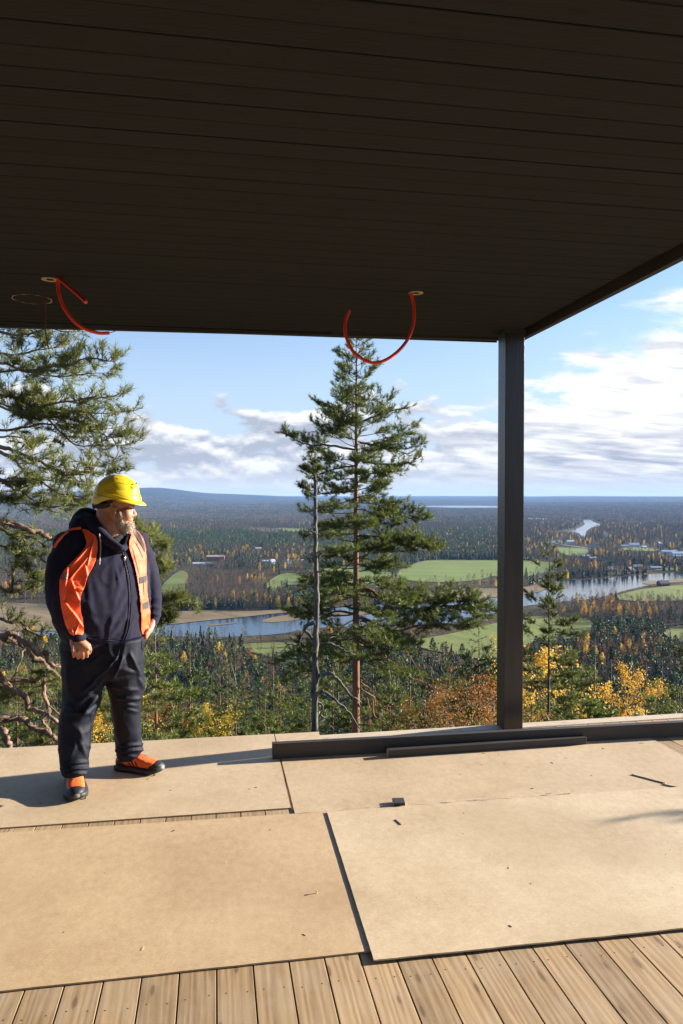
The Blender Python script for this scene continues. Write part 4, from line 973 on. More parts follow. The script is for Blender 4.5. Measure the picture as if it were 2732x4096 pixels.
# ground positions on a jittered grid
def proj(X, Y, Z):
    """photograph pixel of world points"""
    cy_, sy_ = math.cos(YAW), math.sin(YAW); f_ = X*sy_+Y*cy_; r_ = X*cy_-Y*sy_; dz_ = Z-EYE
    cp, sp = math.cos(PITCH), math.sin(PITCH); dep = f_*cp+dz_*sp; upv = -f_*sp+dz_*cp
    return 1366+FPX*r_/dep, 2048-FPX*upv/dep, dep
rs2 = np.random.RandomState(77)
def grid(d0, d1, sp, half=30):
    n = int(d1/sp)+2; gx, gy = np.meshgrid(np.arange(-n, n), np.arange(0, n)); 
    X = (gx.ravel()+rs2.uniform(-.48,.48,gx.size))*sp; Y = (gy.ravel()+rs2.uniform(-.48,.48,gx.size))*sp
    r = np.hypot(X, Y); a = np.degrees(np.arctan2(X, Y))-9.6; k = (r > d0)&(r <= d1)&(np.abs(a) < half); return X[k], Y[k], r[k]
def vnoise(X, Y, s, seed=0.0):
    return np.array([mnoise.noise(Vector((x*s, y*s, seed))) for x, y in zip(X, Y)])
POLY['clear'] = [V2([(1630,2017),(2100,2015),(2100,2047),(1640,2044)], VZ), V2([(2215,2128),(2300,2112),(2325,2076),(2385,2074),(2425,2100),(2365,2124),(2352,2160),(2316,2158),(2290,2142),(2215,2140)], VZ)]
KINDS_ = ['spruce','pine','bare','gold','shrub','none']
blocked = [p for k in ('river','lake','field','meadow','road','clear') for p in POLY.get(k, [])]
def classify(X, Y):
    u, v, _ = proj(X, Y, np.full(len(X), VZ))
    n1_ = vnoise(X, Y, .012, 1.0); n2_ = vnoise(X, Y, .004, 5.0); n3_ = vnoise(X, Y, .0011, 9.0)
    W_ = np.zeros((len(X), 6)); 
    def setw(mask, w_):
        W_[mask] = w_
    setw(np.ones(len(X), bool), [.50,.14,.22,.03,0,.08])
    setw(v < 2100, [.62,.14,.17,.02,0,.03])
    far_p = (n3_ > .05)&(v < 2125); setw(far_p, [.38,.08,.42,.05,0,.05])
    setw((v > 2104)&(v < 2130)&(u < 1850), [.12,.05,.75,.04,0,.05])
    setw((v >= 2128)&(v < 2200)&(u < 1950), [.55,.42,.02,.02,0,.0])
    setw((v >= 2196)&(v < 2215)&(u < 1250), [.25,.10,.45,.12,.05,.0])
    setw((v >= 2210)&(v < 2275)&(u < 1250), [.18,.12,.26,.08,.16,.20])
    setw((v >= 2275)&(v < 2345)&(u < 1300), [.04,.04,.18,.04,.45,.25])
    setw((v >= 2330)&(v < 2430)&(u < 1080), [.0,.06,.82,.04,.08,.0])
    setw((v >= 2345)&(v < 2446)&(u >= 1060)&(u < 1330), [.40,.12,.42,.04,.0,.0])
    setw((v >= 2330)&(v < 2420)&(u >= 1330)&(u < 2100), [.0,.0,.22,.02,.5,.26])
    setw((v >= 2170)&(v < 2245)&(u >= 1600)&(u < 2100), [.70,.18,.08,.03,0,.0])
    setw((v >= 2130)&(v < 2330)&(u >= 2100), [.20,.04,.56,.08,.08,.04])
    setw((v >= 2130)&(v < 2240)&(u >= 2100)&(n1_ > .0), [.10,.02,.45,.10,.23,.10])
    setw((v < 2130)&(u >= 2050), [.30,.03,.52,.06,0,.05])
    nb = v >= 2400
    setw(nb&(u >= 2000)&(v < 2530), [.0,.0,.52,.42,.06,.0]); setw(nb&(u >= 2000)&(v < 2475)&(u < 2200), [.0,.02,.25,.05,.4,.28])
    setw((v >= 2476)&(v < 2520)&(u >= 2300), [.04,.04,.40,.10,.22,.20])
    setw((v >= 2520)&(u >= 1300), [.22,.38,.22,.18,.0,.0])
    setw((v >= 2530)&(u < 1300), [.24,.12,.46,.18,.0,.0])
    setw((v >= 2440)&(v < 2600)&(u >= 880)&(u < 2000), [.0,.0,.32,.12,.44,.12])
    setw((v >= 2660)&(u < 1300), [.32,.32,.22,.12,.0,.0])
    W_[:,0] *= np.clip(1+n1_*2.2, .1, 3); W_[:,3] *= np.clip(1-n1_*4.0+n2_*3.0, .05, 4)*.7; W_[:,2] *= np.clip(1-n2_*1.4, .2, 2.5)
    W_ /= W_.sum(1, keepdims=True); c = np.cumsum(W_, 1); k = (rs2.uniform(0,1,(len(X),1)) > c).sum(1)
    bl = np.zeros(len(X), bool)
    for P in blocked: bl |= inpoly(X, Y, P)
    hp = 14/np.maximum(np.hypot(X, Y), 1)*FPX
    for fr in (.45, .8):
        fw_ = [px(a, max(b_-h*fr, 1992), VZ) for a, b_, h in zip(u, v, hp)]; QX = np.array([p[0] for p in fw_]); QY = np.array([p[1] for p in fw_]); ov = np.zeros(len(X), bool)
        for key in ('field', 'river', 'meadow', 'lake'):
            for P in POLY[key]: ov |= inpoly(QX, QY, P)
        k[ov & (rs2.uniform(0,1,len(X)) < (.90 if fr < .6 else .62))] = 5
    k[bl] = 5; return np.clip(k, 0, 5), u, v
# clearings round the houses
HOUSES = []   # filled below: (pixel x, pixel y, length, depth, wall height, roof height, rotation, wall mat, roof mat, label)
HOUSES += [
 (863,2238,30,11,5.5,2.5,.1,'w_brick','r_pink','long brick building with a pale pink roof in the wood, right of the man'), (805,2260,26,9,3.2,1.2,.05,'w_white','r_white','low white roofed building left of and below the brick building'),
 (843,2264,14,8,3,2,.3,'w_dark','r_dark','low dark building under the long brick building'), (1034,2201,13,8,4,2.4,.2,'w_bluegrey','r_white','single small pale house alone against the green forest'),
 (1068,2251,14,8,3.4,1.4,.1,'w_blue','r_white','blue house with a flat white roof, left one of the houses beside the dead tree'), (1088,2255,10,9,4,3.6,1.45,'w_blue','r_grey','blue gabled house next to the flat white roofed one'),
 (1150,2253,9,8,3.2,3.2,1.4,'w_blue','r_grey','small blue gabled house just left of the dead tree'), (1216,2246,9,6,2.6,1.2,.2,'w_white','r_white','tiny white shed left of the dead tree'), (1235,2252,13,9,3.8,3,.2,'w_blue','r_dark','blue house partly hidden behind the dead tree'), (1332,2240,12,8,3.5,3,.2,'w_blue','r_dark','blue house between the dead tree and the tall pine'),
 (2206,2178,15,9,5,3.5,.3,'w_white','r_grey','white house with a gable by the road, left of the row right of the post'), (2235,2166,10,8,4,3,.8,'w_white','r_dark','small white house behind the first white house right of the post'), (2281,2177,16,9,7,2.4,.1,'w_white','r_white','tall pale house alone beside the road bend'),
 (2372,2188,16,9,4,3.2,.2,'w_white','r_dark','white cottage with a dark roof near the river bend'), (2498,2190,16,10,3.4,3.2,.1,'w_blue','r_grey','blue grey roofed house left of the wide white house'), (2535,2187,22,10,5,3.6,.15,'w_white','r_blue','wide white house with a blue grey roof right of the green plot'), (2576,2192,9,7,3,2.2,.2,'w_white','r_white','little white shed right of the wide white house'),
 (2342,2231,14,8,3.4,2.4,.2,'w_brown','r_blue','brown cabin with a blue roof in the bare wood'), (2372,2238,14,8,3.2,1.8,.1,'w_white','r_white','small house with a bright white roof in the bare wood'),
 (2675,2213,30,12,4,2.4,.1,'w_white','r_blue','long house with a pale blue roof at the right edge, behind'), (2712,2222,26,12,4.5,3,.2,'w_white','r_blue','second long pale blue roofed house at the right edge, in front'), (2710,2230,20,9,3,2,.5,'w_white','r_grey','pale shed under the long houses at the right edge'),
 (2638,2180,10,8,4,3,.8,'w_blue','r_grey','small blue house at the upper right of the village'), (2444,2279,9,6,3,2.2,.2,'w_white','r_white','small white cabin on the far river bank'), (2455,2283,8,6,2.6,1.8,.2,'w_brown','r_white','brown cabin beside the small white one on the river bank'),
 (2519,2285,9,8,3.4,3.2,1.2,'w_red','r_dark','dark red gabled cottage on the far river bank'), (2551,2272,14,8,3,2.6,.1,'w_blue','r_grey','grey blue roofed cabin right of the dark red cottage'), (2622,2277,16,8,3,2,.1,'w_bluegrey','r_grey','grey house in the trees at the far right bank'),
 (2653,2341,13,8,3.2,3.0,.35,'w_red','r_dark','dark brown cabin alone on the grass spit by the river'), (2425,2151,5,5,14,2,.2,'w_white','r_dark','pale tower among the bare trees near the far river bend'), (2296,2087,5,5,16,2,.2,'w_white','r_dark','small pale tower beside the far river bend')]
def forest_filter(k, u, v):
    for h in HOUSES:
        dx_ = np.abs(u-h[0]); s = 10+ (h[2]/ (108/ max((h[1]-1985)/3000,.01)) *3000)*.6
        k[(dx_ < s*.85)&(v > h[1]-8)&(v < h[1]+max(14, s*.55))] = 5
    return k
GROUPS = {'spruce': ('spruce_tree','spruce tree'), 'pine': ('pine_tree','pine tree'), 'bare': ('bare_birch','birch tree'), 'gold': ('golden_birch','birch tree'), 'shrub': ('shrub','shrub')}
def zone(u, v):
    side = ('behind the man' if u < 600 else 'between man and dead tree' if u < 1240 else 'behind the tall pine' if u < 1640 else 'just left of the post' if u < 2040 else 'just right of the post' if u < 2400 else 'near the right edge')
    if v >= 2500: w_ = 'on the near river bank'
    elif v >= 2320: w_ = 'along the far bank' if u < 2040 else 'between river and fields'
    else: w_ = 'beyond the fields'
    return w_, side
DESC = {'spruce': 'dark narrow spruce', 'pine': 'green round-crowned pine', 'bare': 'leafless grey-brown birch', 'gold': 'golden autumn birch', 'shrub': 'low brown shrub'}
stuff = {k: [[], []] for k in DESC}
allp = {k: [] for k in DESC}
for d0, d1, sp in ((385, 800, 5.6), (800, 1500, 7.0), (1500, 3000, 9.5)):
    X, Y, r = grid(d0, d1, sp, 28); k, u, v = classify(X, Y); k = forest_filter(k, u, v)
    for ki, nm in enumerate(KINDS_[:5]):
        m_ = k == ki
        for x, y, rr, uu, vv in zip(X[m_], Y[m_], r[m_], u[m_], v[m_]): allp[nm].append((rr, x, y, uu, vv))
n_ind = 0
for nm, L_ in allp.items():
    L_.sort(); meshes = LO[nm]
    cap = {'pine': 100, 'spruce': 150, 'bare': 200, 'gold': 200, 'shrub': 200}[nm]
    for i, (rr, x, y, uu, vv) in enumerate(L_):
        vi = rs2.randint(0, 2)
        if nm == 'gold': vi = 0 if rs2.uniform() < (.55 if vv < 2560 else .35) else 1
        sc = rs2.uniform(.7, 1.15)*(1.0 if nm != 'shrub' else rs2.uniform(.7,1.2)); zg = height(x, y) if rr > 3400 else (VZ if rr > 420 else height(x, y)); 
        if i < cap and -40 < uu < 2772:
            w_, side = zone(uu, vv); o = link(GROUPS[nm][0], meshes[vi], None, (x, y, zg-.1), (0, 0, rs2.uniform(0,6.28))); o.scale = (sc, sc, sc*rs2.uniform(.9,1.15))
            tag(o, f'{DESC[nm]} {w_}, {side}', GROUPS[nm][1], f'{DESC[nm]} trees {w_}, {side}' if nm != 'shrub' else f'low brown shrubs {w_}, {side}'); n_ind += 1
        else: stuff[nm][vi].append((x, y, zg-.1, rs2.uniform(0,6.28), sc))
print('individual valley trees', n_ind, {k: [len(a) for a in v] for k, v in stuff.items()})
def scatter(name, label, mesh, pts):
    if not pts: return
    A_ = np.array(pts, np.float32); me = bpy.data.meshes.new(name); me.vertices.add(len(A_)); me.vertices.foreach_set('co', A_[:,:3].ravel())
    for nm, col in (('rot', 3), ('scl', 4)):
        at = me.attributes.new(nm, 'FLOAT', 'POINT'); at.data.foreach_set('value', np.ascontiguousarray(A_[:,col]))
    src = bpy.data.objects.new(mesh.name+'_source', mesh)
    ng = bpy.data.node_groups.new(name, 'GeometryNodeTree'); ng.interface.new_socket('Geometry', in_out='INPUT', socket_type='NodeSocketGeometry'); ng.interface.new_socket('Geometry', in_out='OUTPUT', socket_type='NodeSocketGeometry')
    n = ng.nodes; gi = n.new('NodeGroupInput'); go = n.new('NodeGroupOutput'); ip = n.new('GeometryNodeInstanceOnPoints'); oi = n.new('GeometryNodeObjectInfo'); oi.inputs['Object'].default_value = src; oi.inputs['As Instance'].default_value = True
    a1 = n.new('GeometryNodeInputNamedAttribute'); a1.data_type = 'FLOAT'; a1.inputs[0].default_value = 'rot'; a2 = n.new('GeometryNodeInputNamedAttribute'); a2.data_type = 'FLOAT'; a2.inputs[0].default_value = 'scl'
    cx_ = n.new('ShaderNodeCombineXYZ'); l = ng.links
    l.new(gi.outputs[0], ip.inputs['Points']); l.new(oi.outputs['Geometry'], ip.inputs['Instance']); l.new(a1.outputs[0], cx_.inputs[2]); l.new(cx_.outputs[0], ip.inputs['Rotation']); l.new(a2.outputs[0], ip.inputs['Scale']); l.new(ip.outputs[0], go.inputs[0])
    o = link(name, me); md = o.modifiers.new('scatter', 'NODES'); md.node_group = ng; tag(o, label, GROUPS_CAT.get(name), kind='stuff'); return o
GROUPS_CAT = {}
LAB = {'spruce': 'mass of dark spruces covering the valley floor', 'pine': 'mass of green pines covering the valley floor', 'bare': 'mass of leafless grey-brown birches in the valley', 'gold': 'golden and rust coloured birches dotted through the valley', 'shrub': 'low brown shrubs on the heath by the river'}
for nm, L_ in stuff.items():
    for vi in (0, 1): scatter({'spruce':'spruce_forest','pine':'pine_forest','bare':'birch_forest','gold':'golden_birches','shrub':'shrubs'}[nm], LAB[nm], LO[nm][vi], L_[vi])
# far woods: clumps of simple trees
def clump(seed, col, n=16, size=38, H=14, gold=0.05):
    rg = random.Random(seed); V_ = []; mi = []
    for i in range(n):
        x, y = rg.uniform(-size/2, size/2), rg.uniform(-size/2, size/2); h = H*rg.uniform(.7,1.15); r = rg.uniform(1.8,2.8); k = 5; a0 = rg.random()*6; m_ = 1 if rg.random() < gold else 0
        if col == 'spruce' and not m_:
            ring = [(x+r*math.cos(a0+6.283*j/k), y+r*math.sin(a0+6.283*j/k), 0) for j in range(k)]
            for j in range(k): V_ += [ring[j], ring[(j+1)%k], (x,y,h)]; mi.append(m_)
        else:
            ring = [(x+r*math.cos(a0+6.283*j/k), y+r*math.sin(a0+6.283*j/k), h*.6) for j in range(k)]
            for j in range(k): V_ += [ring[j], ring[(j+1)%k], (x,y,h*.95)]; mi.append(m_); V_ += [ring[(j+1)%k], ring[j], (x,y,0)]; mi.append(m_)
    return tri_mesh('distant_trees', np.array(V_), 3, [M['spruce'] if col == 'spruce' else M['bare'], M['rust']], mi)
CL = {'spruce': [clump(1,'spruce'), clump(2,'spruce')], 'bare': [clump(3,'bare',gold=.14), clump(4,'bare',gold=.14)]}
for d0, d1, sp in ((3000, 5200, 30), (5200, 9500, 44)):
    X, Y, r = grid(d0, d1, sp, 28); k, u, v = classify(X, Y); out = {('spruce',0):[],('spruce',1):[],('bare',0):[],('bare',1):[]}
    for x, y, ki, rr in zip(X, Y, k, r):
        if ki == 5: continue
        nm = 'spruce' if ki in (0,1) else 'bare'; z = height(x, y)
        if VZ < z < VZ+2 and False: continue
        out[(nm, rs2.randint(0,2))].append((x, y, z-.5, rs2.uniform(0,6.28), (sp/36)*rs2.uniform(.85,1.1)))
    for (nm, vi), L_ in out.items(): scatter('distant_forest', 'dark spruce woods far across the valley' if nm == 'spruce' else 'brown leafless woods far across the valley', CL[nm][vi], L_)

# slope forest: individuals with their parts
X, Y, r = grid(58, 392, 9.0, 27); nsl = 0
kk = vnoise(X, Y, .02, 2.0); zs = np.array([height(x, y) for x, y in zip(X, Y)])
hgt = {'pine_a':15,'pine_b':13,'spruce_a':16,'spruce_b':13,'gold_a':11,'rust_a':13,'bare_a':15,'bare_b':13}
order = np.argsort(r)
cnt = {}
for i in order:
    u_, vt, _ = proj(X[i], Y[i], zs[i]+15)
    if vt > 2945 or not (-60 < u_ < 2790): continue
    q = rs2.uniform() + kk[i]*.35
    kind = 'pine_a' if q < .34 else 'pine_b' if q < .52 else 'spruce_a' if q < .66 else 'spruce_b' if q < .76 else 'bare_a' if q < .84 else 'bare_b' if q < .91 else 'rust_a' if q < .965 else 'gold_a'
    base = kind.split('_')[0]
    if base in ('gold', 'rust') and r[i] < 150: continue
    if cnt.get(base, 0) >= 180: continue
    cnt[base] = cnt.get(base, 0)+1
    third = ('behind the man' if u_ < 600 else 'between man and dead tree' if u_ < 1240 else 'behind the tall pine' if u_ < 1640 else 'just left of the post' if u_ < 2040 else 'just right of the post' if u_ < 2400 else 'near the right edge')
    dist = 'on the upper slope' if r[i] < 170 else 'on the lower slope'
    ds = {'pine':'green pine','spruce':'dark green spruce','bare':'leafless birch','rust':'rust-leaved birch','gold':'golden birch'}[base]
    nm_ = {'pine':'pine_tree','spruce':'spruce_tree','bare':'bare_birch','rust':'rusty_birch','gold':'golden_birch'}[base]
    tree_object(nm_, f'{ds} {dist}, {third}', 'spruce tree' if base == 'spruce' else 'pine tree' if base == 'pine' else 'birch tree', PT[kind], (X[i], Y[i], zs[i]-.2), rs2.uniform(0,6.28), rs2.uniform(.80,1.15)*(1.35 if r[i] < 230 else 1.05), f'{ds} trees {dist}, {third}'); nsl += 1
print('slope trees', nsl, cnt)

# ------------------------------------------------------------------ houses
HM = {'w_white': mat('white_wall', (0.62,0.62,0.60), .8), 'w_blue': mat('blue_wall', (0.22,0.33,0.48), .8), 'w_bluegrey': mat('grey_blue_wall', (0.30,0.36,0.42), .8), 'w_brick': mat('brick_wall', (0.30,0.12,0.08), .8),
      'w_red': mat('dark_red_wall', (0.12,0.035,0.025), .8), 'w_brown': mat('brown_wall', (0.12,0.08,0.05), .8), 'w_dark': mat('dark_wall', (0.06,0.055,0.05), .8),
      'r_white': mat('white_roof', (0.60,0.62,0.66), .5), 'r_grey': mat('grey_roof', (0.28,0.29,0.31), .6), 'r_dark': mat('dark_roof', (0.05,0.05,0.055), .6), 'r_pink': mat('pale_pink_roof', (0.50,0.34,0.29), .7), 'r_blue': mat('pale_blue_roof', (0.33,0.40,0.52), .5)}
M['glass'] = mat('window_glass', (0.03,0.04,0.05), .1)
def house(u, v, L, Wd, wh, rh, rot, wm, rm, label):
    x, y, z = px(u, v, VZ+.6); root = empty('house', (x, y, VZ+.2), -YAW+rot*.6); tag(root, label, 'tower' if 'tower' in label else 'house')
    mb = MB(); mb.box(-L/2, L/2, -Wd/2, Wd/2, 0, wh)
    mb.add([(-L/2,-Wd/2,wh+.001),(-L/2,Wd/2,wh+.001),(-L/2,0,wh+rh),(L/2,-Wd/2,wh+.001),(L/2,Wd/2,wh+.001),(L/2,0,wh+rh)], [(0,2,1),(3,4,5)])
    mb.build('wall', HM[wm], root)
    e_ = .5; th = .22; mb = MB()
    sl = rh/(Wd/2)
    for s in (-1, 1):
        y0, z0 = s*(Wd/2+e_), wh-sl*e_+.03; y1, z1 = 0, wh+rh+.03
        q = [(-L/2-e_,y0,z0),(L/2+e_,y0,z0),(L/2+e_,y1,z1),(-L/2-e_,y1,z1)]
        mb.add(q+[(a,b,c+th) for a,b,c in q], [(0,1,2,3),(7,6,5,4),(0,4,5,1),(1,5,6,2),(3,2,6,7),(0,3,7,4)])
    rf = mb.build('roof', HM[rm], root)
    mb = MB(); mb.box(-L*.15-.4, -L*.15+.4, .5, 1.3, wh+rh*.6, wh+rh+1.0); mb.build('chimney', HM['w_dark'], rf)
    nw = max(2, int(L/4))
    wm_ = MB(); wm_.box(-.6,.6,-.06,.06,0,1.3); me_ = wm_.mesh('window', M['glass']); fm = MB(); fm.box(-.75,.75,-.04,.04,-.15,1.45); mf = fm.mesh('window_frame', HM['w_white'])
    for i in range(nw):
        f = link('window_frame', mf, root, (-L/2+(i+.5)*L/nw, -Wd/2-.03, min(1.1, wh*.3))); link('pane', me_, f, (0,-.02,0))
    for s in (-1, 1): f = link('window_frame', mf, root, (s*(L/2+.03), 0, min(1.1, wh*.3)), (0,0,math.pi/2)); link('pane', me_, f, (0,-.02*s,0))
for h in HOUSES: house(*h)

# ------------------------------------------------------------------ air
def haze():
    m = bpy.data.materials.new('haze'); m.use_nodes = True; m.node_tree.nodes.clear(); t = NT(m.node_tree)
    v = t.node('ShaderNodeVolumePrincipled', ins={'Color': (0.32,0.56,1.0,1), 'Density': HAZE, 'Anisotropy': 0.0})
    o = t.node('ShaderNodeOutputMaterial'); t.l.new(v.outputs[0], o.inputs['Volume'])
    mb = MB(); mb.box(-21400, 21400, -21400, 21400, -150, max(TOPZ+16, 30)); ob = mb.build('haze', m); tag(ob, 'thin blue air over the valley', kind='stuff')
HAZE = 3.6e-5
haze()
# ------------------------------------------------------------------ the man
from mathutils.bvhtree import BVHTree
MD = 4.38
F_ = Vector((math.sin(YAW), math.cos(YAW), 0)); RT_ = Vector((math.cos(YAW), -math.sin(YAW), 0)); UP_ = Vector((0,0,1))
O_ = Vector(px(430, 3150, 0)); O_.z = 0
S_ = MD/FPX
def mp(u, v, dd=0.0): return pd(u, v, MD+dd) - O_
SH1 = S_/2.798*0.50
def j1(x, y, dd=0.0): return mp(150+x/2.798, 1860+y/2.798, dd+(x-735)*SH1*(1 if abs(dd) < 1 else 0))      # body detail
def j2(x, y, dd=0.0): return mp(150+x/2.851, 2500+y/2.851, dd)      # legs detail
def j8(x, y, dd=0.0): return mp(350+x/6.272, 1880+y/6.272, dd)      # head detail
class Blob(MB):
    def ell(s, c, rx, ry, rz, ax=None, n=14, m=8):
        ax = ax or (RT_, F_, UP_); vs_ = []
        for i in range(m+1):
            th = math.pi*i/m
            for k in range(n):
                q = 2*math.pi*k/n; r = max(math.sin(th), .02)
                vs_.append(tuple(Vector(c)+ax[0]*rx*r*math.cos(q)+ax[1]*ry*r*math.sin(q)+ax[2]*rz*math.cos(th)))
        fs = [(i*n+k, (i+1)*n+k, (i+1)*n+(k+1)%n, i*n+(k+1)%n) for i in range(m) for k in range(n)]
        fs += [tuple(range(n)), tuple(range(m*n,(m+1)*n))[::-1]]; s.add(vs_, fs)
    def loft(s, rings, n=20, e=2.0):
        """rings: (centre, half-width vector, half-depth vector)"""
        vs_ = []
        for c, a, b in rings:
            for k in range(n):
                q = 2*math.pi*k/n; cc, ss = math.cos(q), math.sin(q)
                cc = math.copysign(abs(cc)**(2/e), cc); ss = math.copysign(abs(ss)**(2/e), ss)
                vs_.append(tuple(Vector(c)+a*cc+b*ss))
        K = len(rings); fs = [(i*n+k, i*n+(k+1)%n, (i+1)*n+(k+1)%n, (i+1)*n+k) for i in range(K-1) for k in range(n)]
        fs += [tuple(range(n))[::-1], tuple(range((K-1)*n, K*n))]; s.add(vs_, fs)
    def cap(s, pts, rad, n=14): 
        s.tube(pts, rad, n); s.ell(pts[0], rad[0], rad[0], rad[0]); s.ell(pts[-1], rad[-1], rad[-1], rad[-1])
def remesh(mb, vox, smooth_it=6, fac=.5):
    me0 = bpy.data.meshes.new('tmp'); me0.from_pydata(mb.v, [], mb.f); o = bpy.data.objects.new('tmp', me0); COL.objects.link(o)
    bm = bmesh.new(); bm.from_mesh(me0); bmesh.ops.recalc_face_normals(bm, faces=bm.faces); bm.to_mesh(me0); bm.free()
    m = o.modifiers.new('r', 'REMESH'); m.mode = 'VOXEL'; m.voxel_size = vox
    s = o.modifiers.new('s', 'SMOOTH'); s.iterations = smooth_it; s.factor = fac
    bpy.context.view_layer.update(); dg = bpy.context.evaluated_depsgraph_get(); me = bpy.data.meshes.new_from_object(o.evaluated_get(dg))
    bpy.data.objects.remove(o); return me
def displace(me, fn):
    me.update(); N = [v.normal.copy() for v in me.vertices]
    for v, n in zip(me.vertices, N): v.co = v.co + n*fn(v.co, n)
    me.polygons.foreach_set('use_smooth', [True]*len(me.polygons)); me.update()
def uvd(p):      # local point -> photograph pixel, for placing details on the cloth
    q = Vector(p)+O_-Vector((0,0,EYE)); fw = Vector((math.sin(YAW)*math.cos(PITCH), math.cos(YAW)*math.cos(PITCH), math.sin(PITCH))); rt = RT_; up = rt.cross(fw)
    d = q.dot(fw); return 1366+FPX*q.dot(rt)/d, 2048-FPX*q.dot(up)/d
def seg_dist(x, y, ax_, ay_, bx, by):
    dx_, dy_ = bx-ax_, by-ay_; t = max(0, min(1, ((x-ax_)*dx_+(y-ay_)*dy_)/(dx_*dx_+dy_*dy_+1e-9))); return math.hypot(x-ax_-dx_*t, y-ay_-dy_*t), t
def folds(lines, conv):
    """ridges that run along given lines of the detail frames: (x0,y0,x1,y1,width px,height m)"""
    L_ = []
    for x0, y0, x1, y1, w_, h in lines:
        a, b = uvd(conv(x0, y0)), uvd(conv(x1, y1)); L_.append((*a, *b, w_, h))
    def f(p, n):
        if n.dot(F_) > .25: return 0.0
        u, v = uvd(p); s = 0.0
        for ax_, ay_, bx, by, w_, h in L_:
            d, t = seg_dist(u, v, ax_, ay_, bx, by)
            if d < w_*2.2: s += h*math.exp(-(d/w_)**2*1.6)*math.sin(math.pi*min(1,max(0,.08+t*.84)))**.6
        return s
    return f
cloth = lambda name, c, rough, sheen, var=.15: mat(name, c, rough, var, 60, 0.25, 420, sheen=sheen, spec=.3)
M['navy'] = cloth('navy_fleece', (0.0062,0.0060,0.0235), .9, .03)
M['denim'] = mat('dark_trousers', (0.0016,0.0034,0.0125), .62, .15, 60, 0.25, 420, spec=.22)
M['tee'] = cloth('dark_shirt', (0.012,0.013,0.013), .9, .1)
M['hivis'] = mat('orange_hi_vis', (0.95,0.130,0.035), .6, .06, 30, .15, 300, trans=.15)
M['reflect'] = mat('grey_reflective_band', (0.040,0.045,0.045), .85, .15, 60)
M['yellow'] = mat('yellow_helmet_plastic', (0.66,0.49,0.022), .33, .03, 30, .03, 60)
M['strap'] = mat('black_helmet_band', (0.008,0.008,0.010), .6)
M['beard'] = mat('grey_white_beard', (0.66,0.58,0.48), .8, .25, 90)
M['hair'] = mat('short_dark_hair', (0.03,0.022,0.018), .9)
M['metal'] = mat('zip_metal', (0.75,0.72,0.66), .25, metal=1.0)
M['zipteeth'] = mat('dull_zip_teeth', (0.05,0.05,0.055), .4, metal=.6)
M['cord'] = mat('white_flecked_cord', (0.02,0.02,0.03), .8, col2=(0.6,0.55,0.55), scale=160)
M['shoe'] = mat('orange_shoe_upper', (0.80,0.135,0.020), .75, .15, 60, .4, 300)
M['shoe_d'] = mat('black_shoe_rubber', (0.012,0.012,0.013), .6, .2, 60)
M['shoe_g'] = mat('grey_shoe_toe', (0.13,0.13,0.13), .6, .2, 60)
M['lace'] = mat('red_orange_laces', (0.55,0.065,0.02), .7)
def skin_mat():
    m = mat('skin', (0.35,0.155,0.088), .5, .12, 18, .12, 160); b = m.node_tree.nodes['Principled BSDF']
    b.inputs['Subsurface Weight'].default_value = .15; b.inputs['Subsurface Radius'].default_value = (.02,.008,.004); b.inputs['Subsurface Scale'].default_value = .3; return m
M['skin'] = skin_mat()
man = tag(empty('person', O_), 'stout bearded man in a yellow helmet, navy hoodie and open orange vest, hands in pockets', 'person')
A_ = lambda hw: RT_*(hw*S_)
AT = lambda hw: RT_*(hw*S_)+F_*(hw*S_*.50)
# -- body: one continuous mesh (head, neck, trunk, limbs, hands)
b = Blob()
HC = j8(690, 900, .015)                                  # head centre
b.ell(j8(700,760,.02), .118, .084, .110, n=20, m=14)      # skull
b.ell(j8(760,1080,.02), .094, .073, .086, n=20, m=12)     # face
b.ell(j8(820,1290,.02), .062, .062, .058, n=18, m=10)     # jaw
b.ell(j8(940,1390,.02), .036, .040, .034, n=16, m=10)     # chin
b.ell(j8(960,1110,-.022), .038, .036, .040, n=16, m=10)   # near cheek
b.ell(j8(960,1110,.062), .038, .036, .040, n=16, m=10)
b.ell(j8(1040,985,.02), .026, .060, .022, n=16, m=10)      # brow
b.loft([(j8(1120,960,.02), RT_*.010, F_*.011), (j8(1150,1040,.02), RT_*.014, F_*.013), (j8(1172,1110,.02), RT_*.017, F_*.017), (j8(1158,1150,.02), RT_*.016, F_*.018), (j8(1120,1175,.02), RT_*.012, F_*.015)], 14)
b.ell(j8(1188,1128,.02), .0095, .012, .010, n=12, m=8)    # nose tip
b.ell(j8(1130,1150,.002), .011, .008, .008, n=10, m=6)
b.ell(j8(1045,1245,.02), .024, .030, .020, n=14, m=8)      # muzzle
b.ell(j8(1066,1262,.02), .0095, .022, .0055, n=12, m=6)     # upper lip
b.ell(j8(1062,1300,.02), .0095, .020, .006, n=12, m=6)     # lower lip
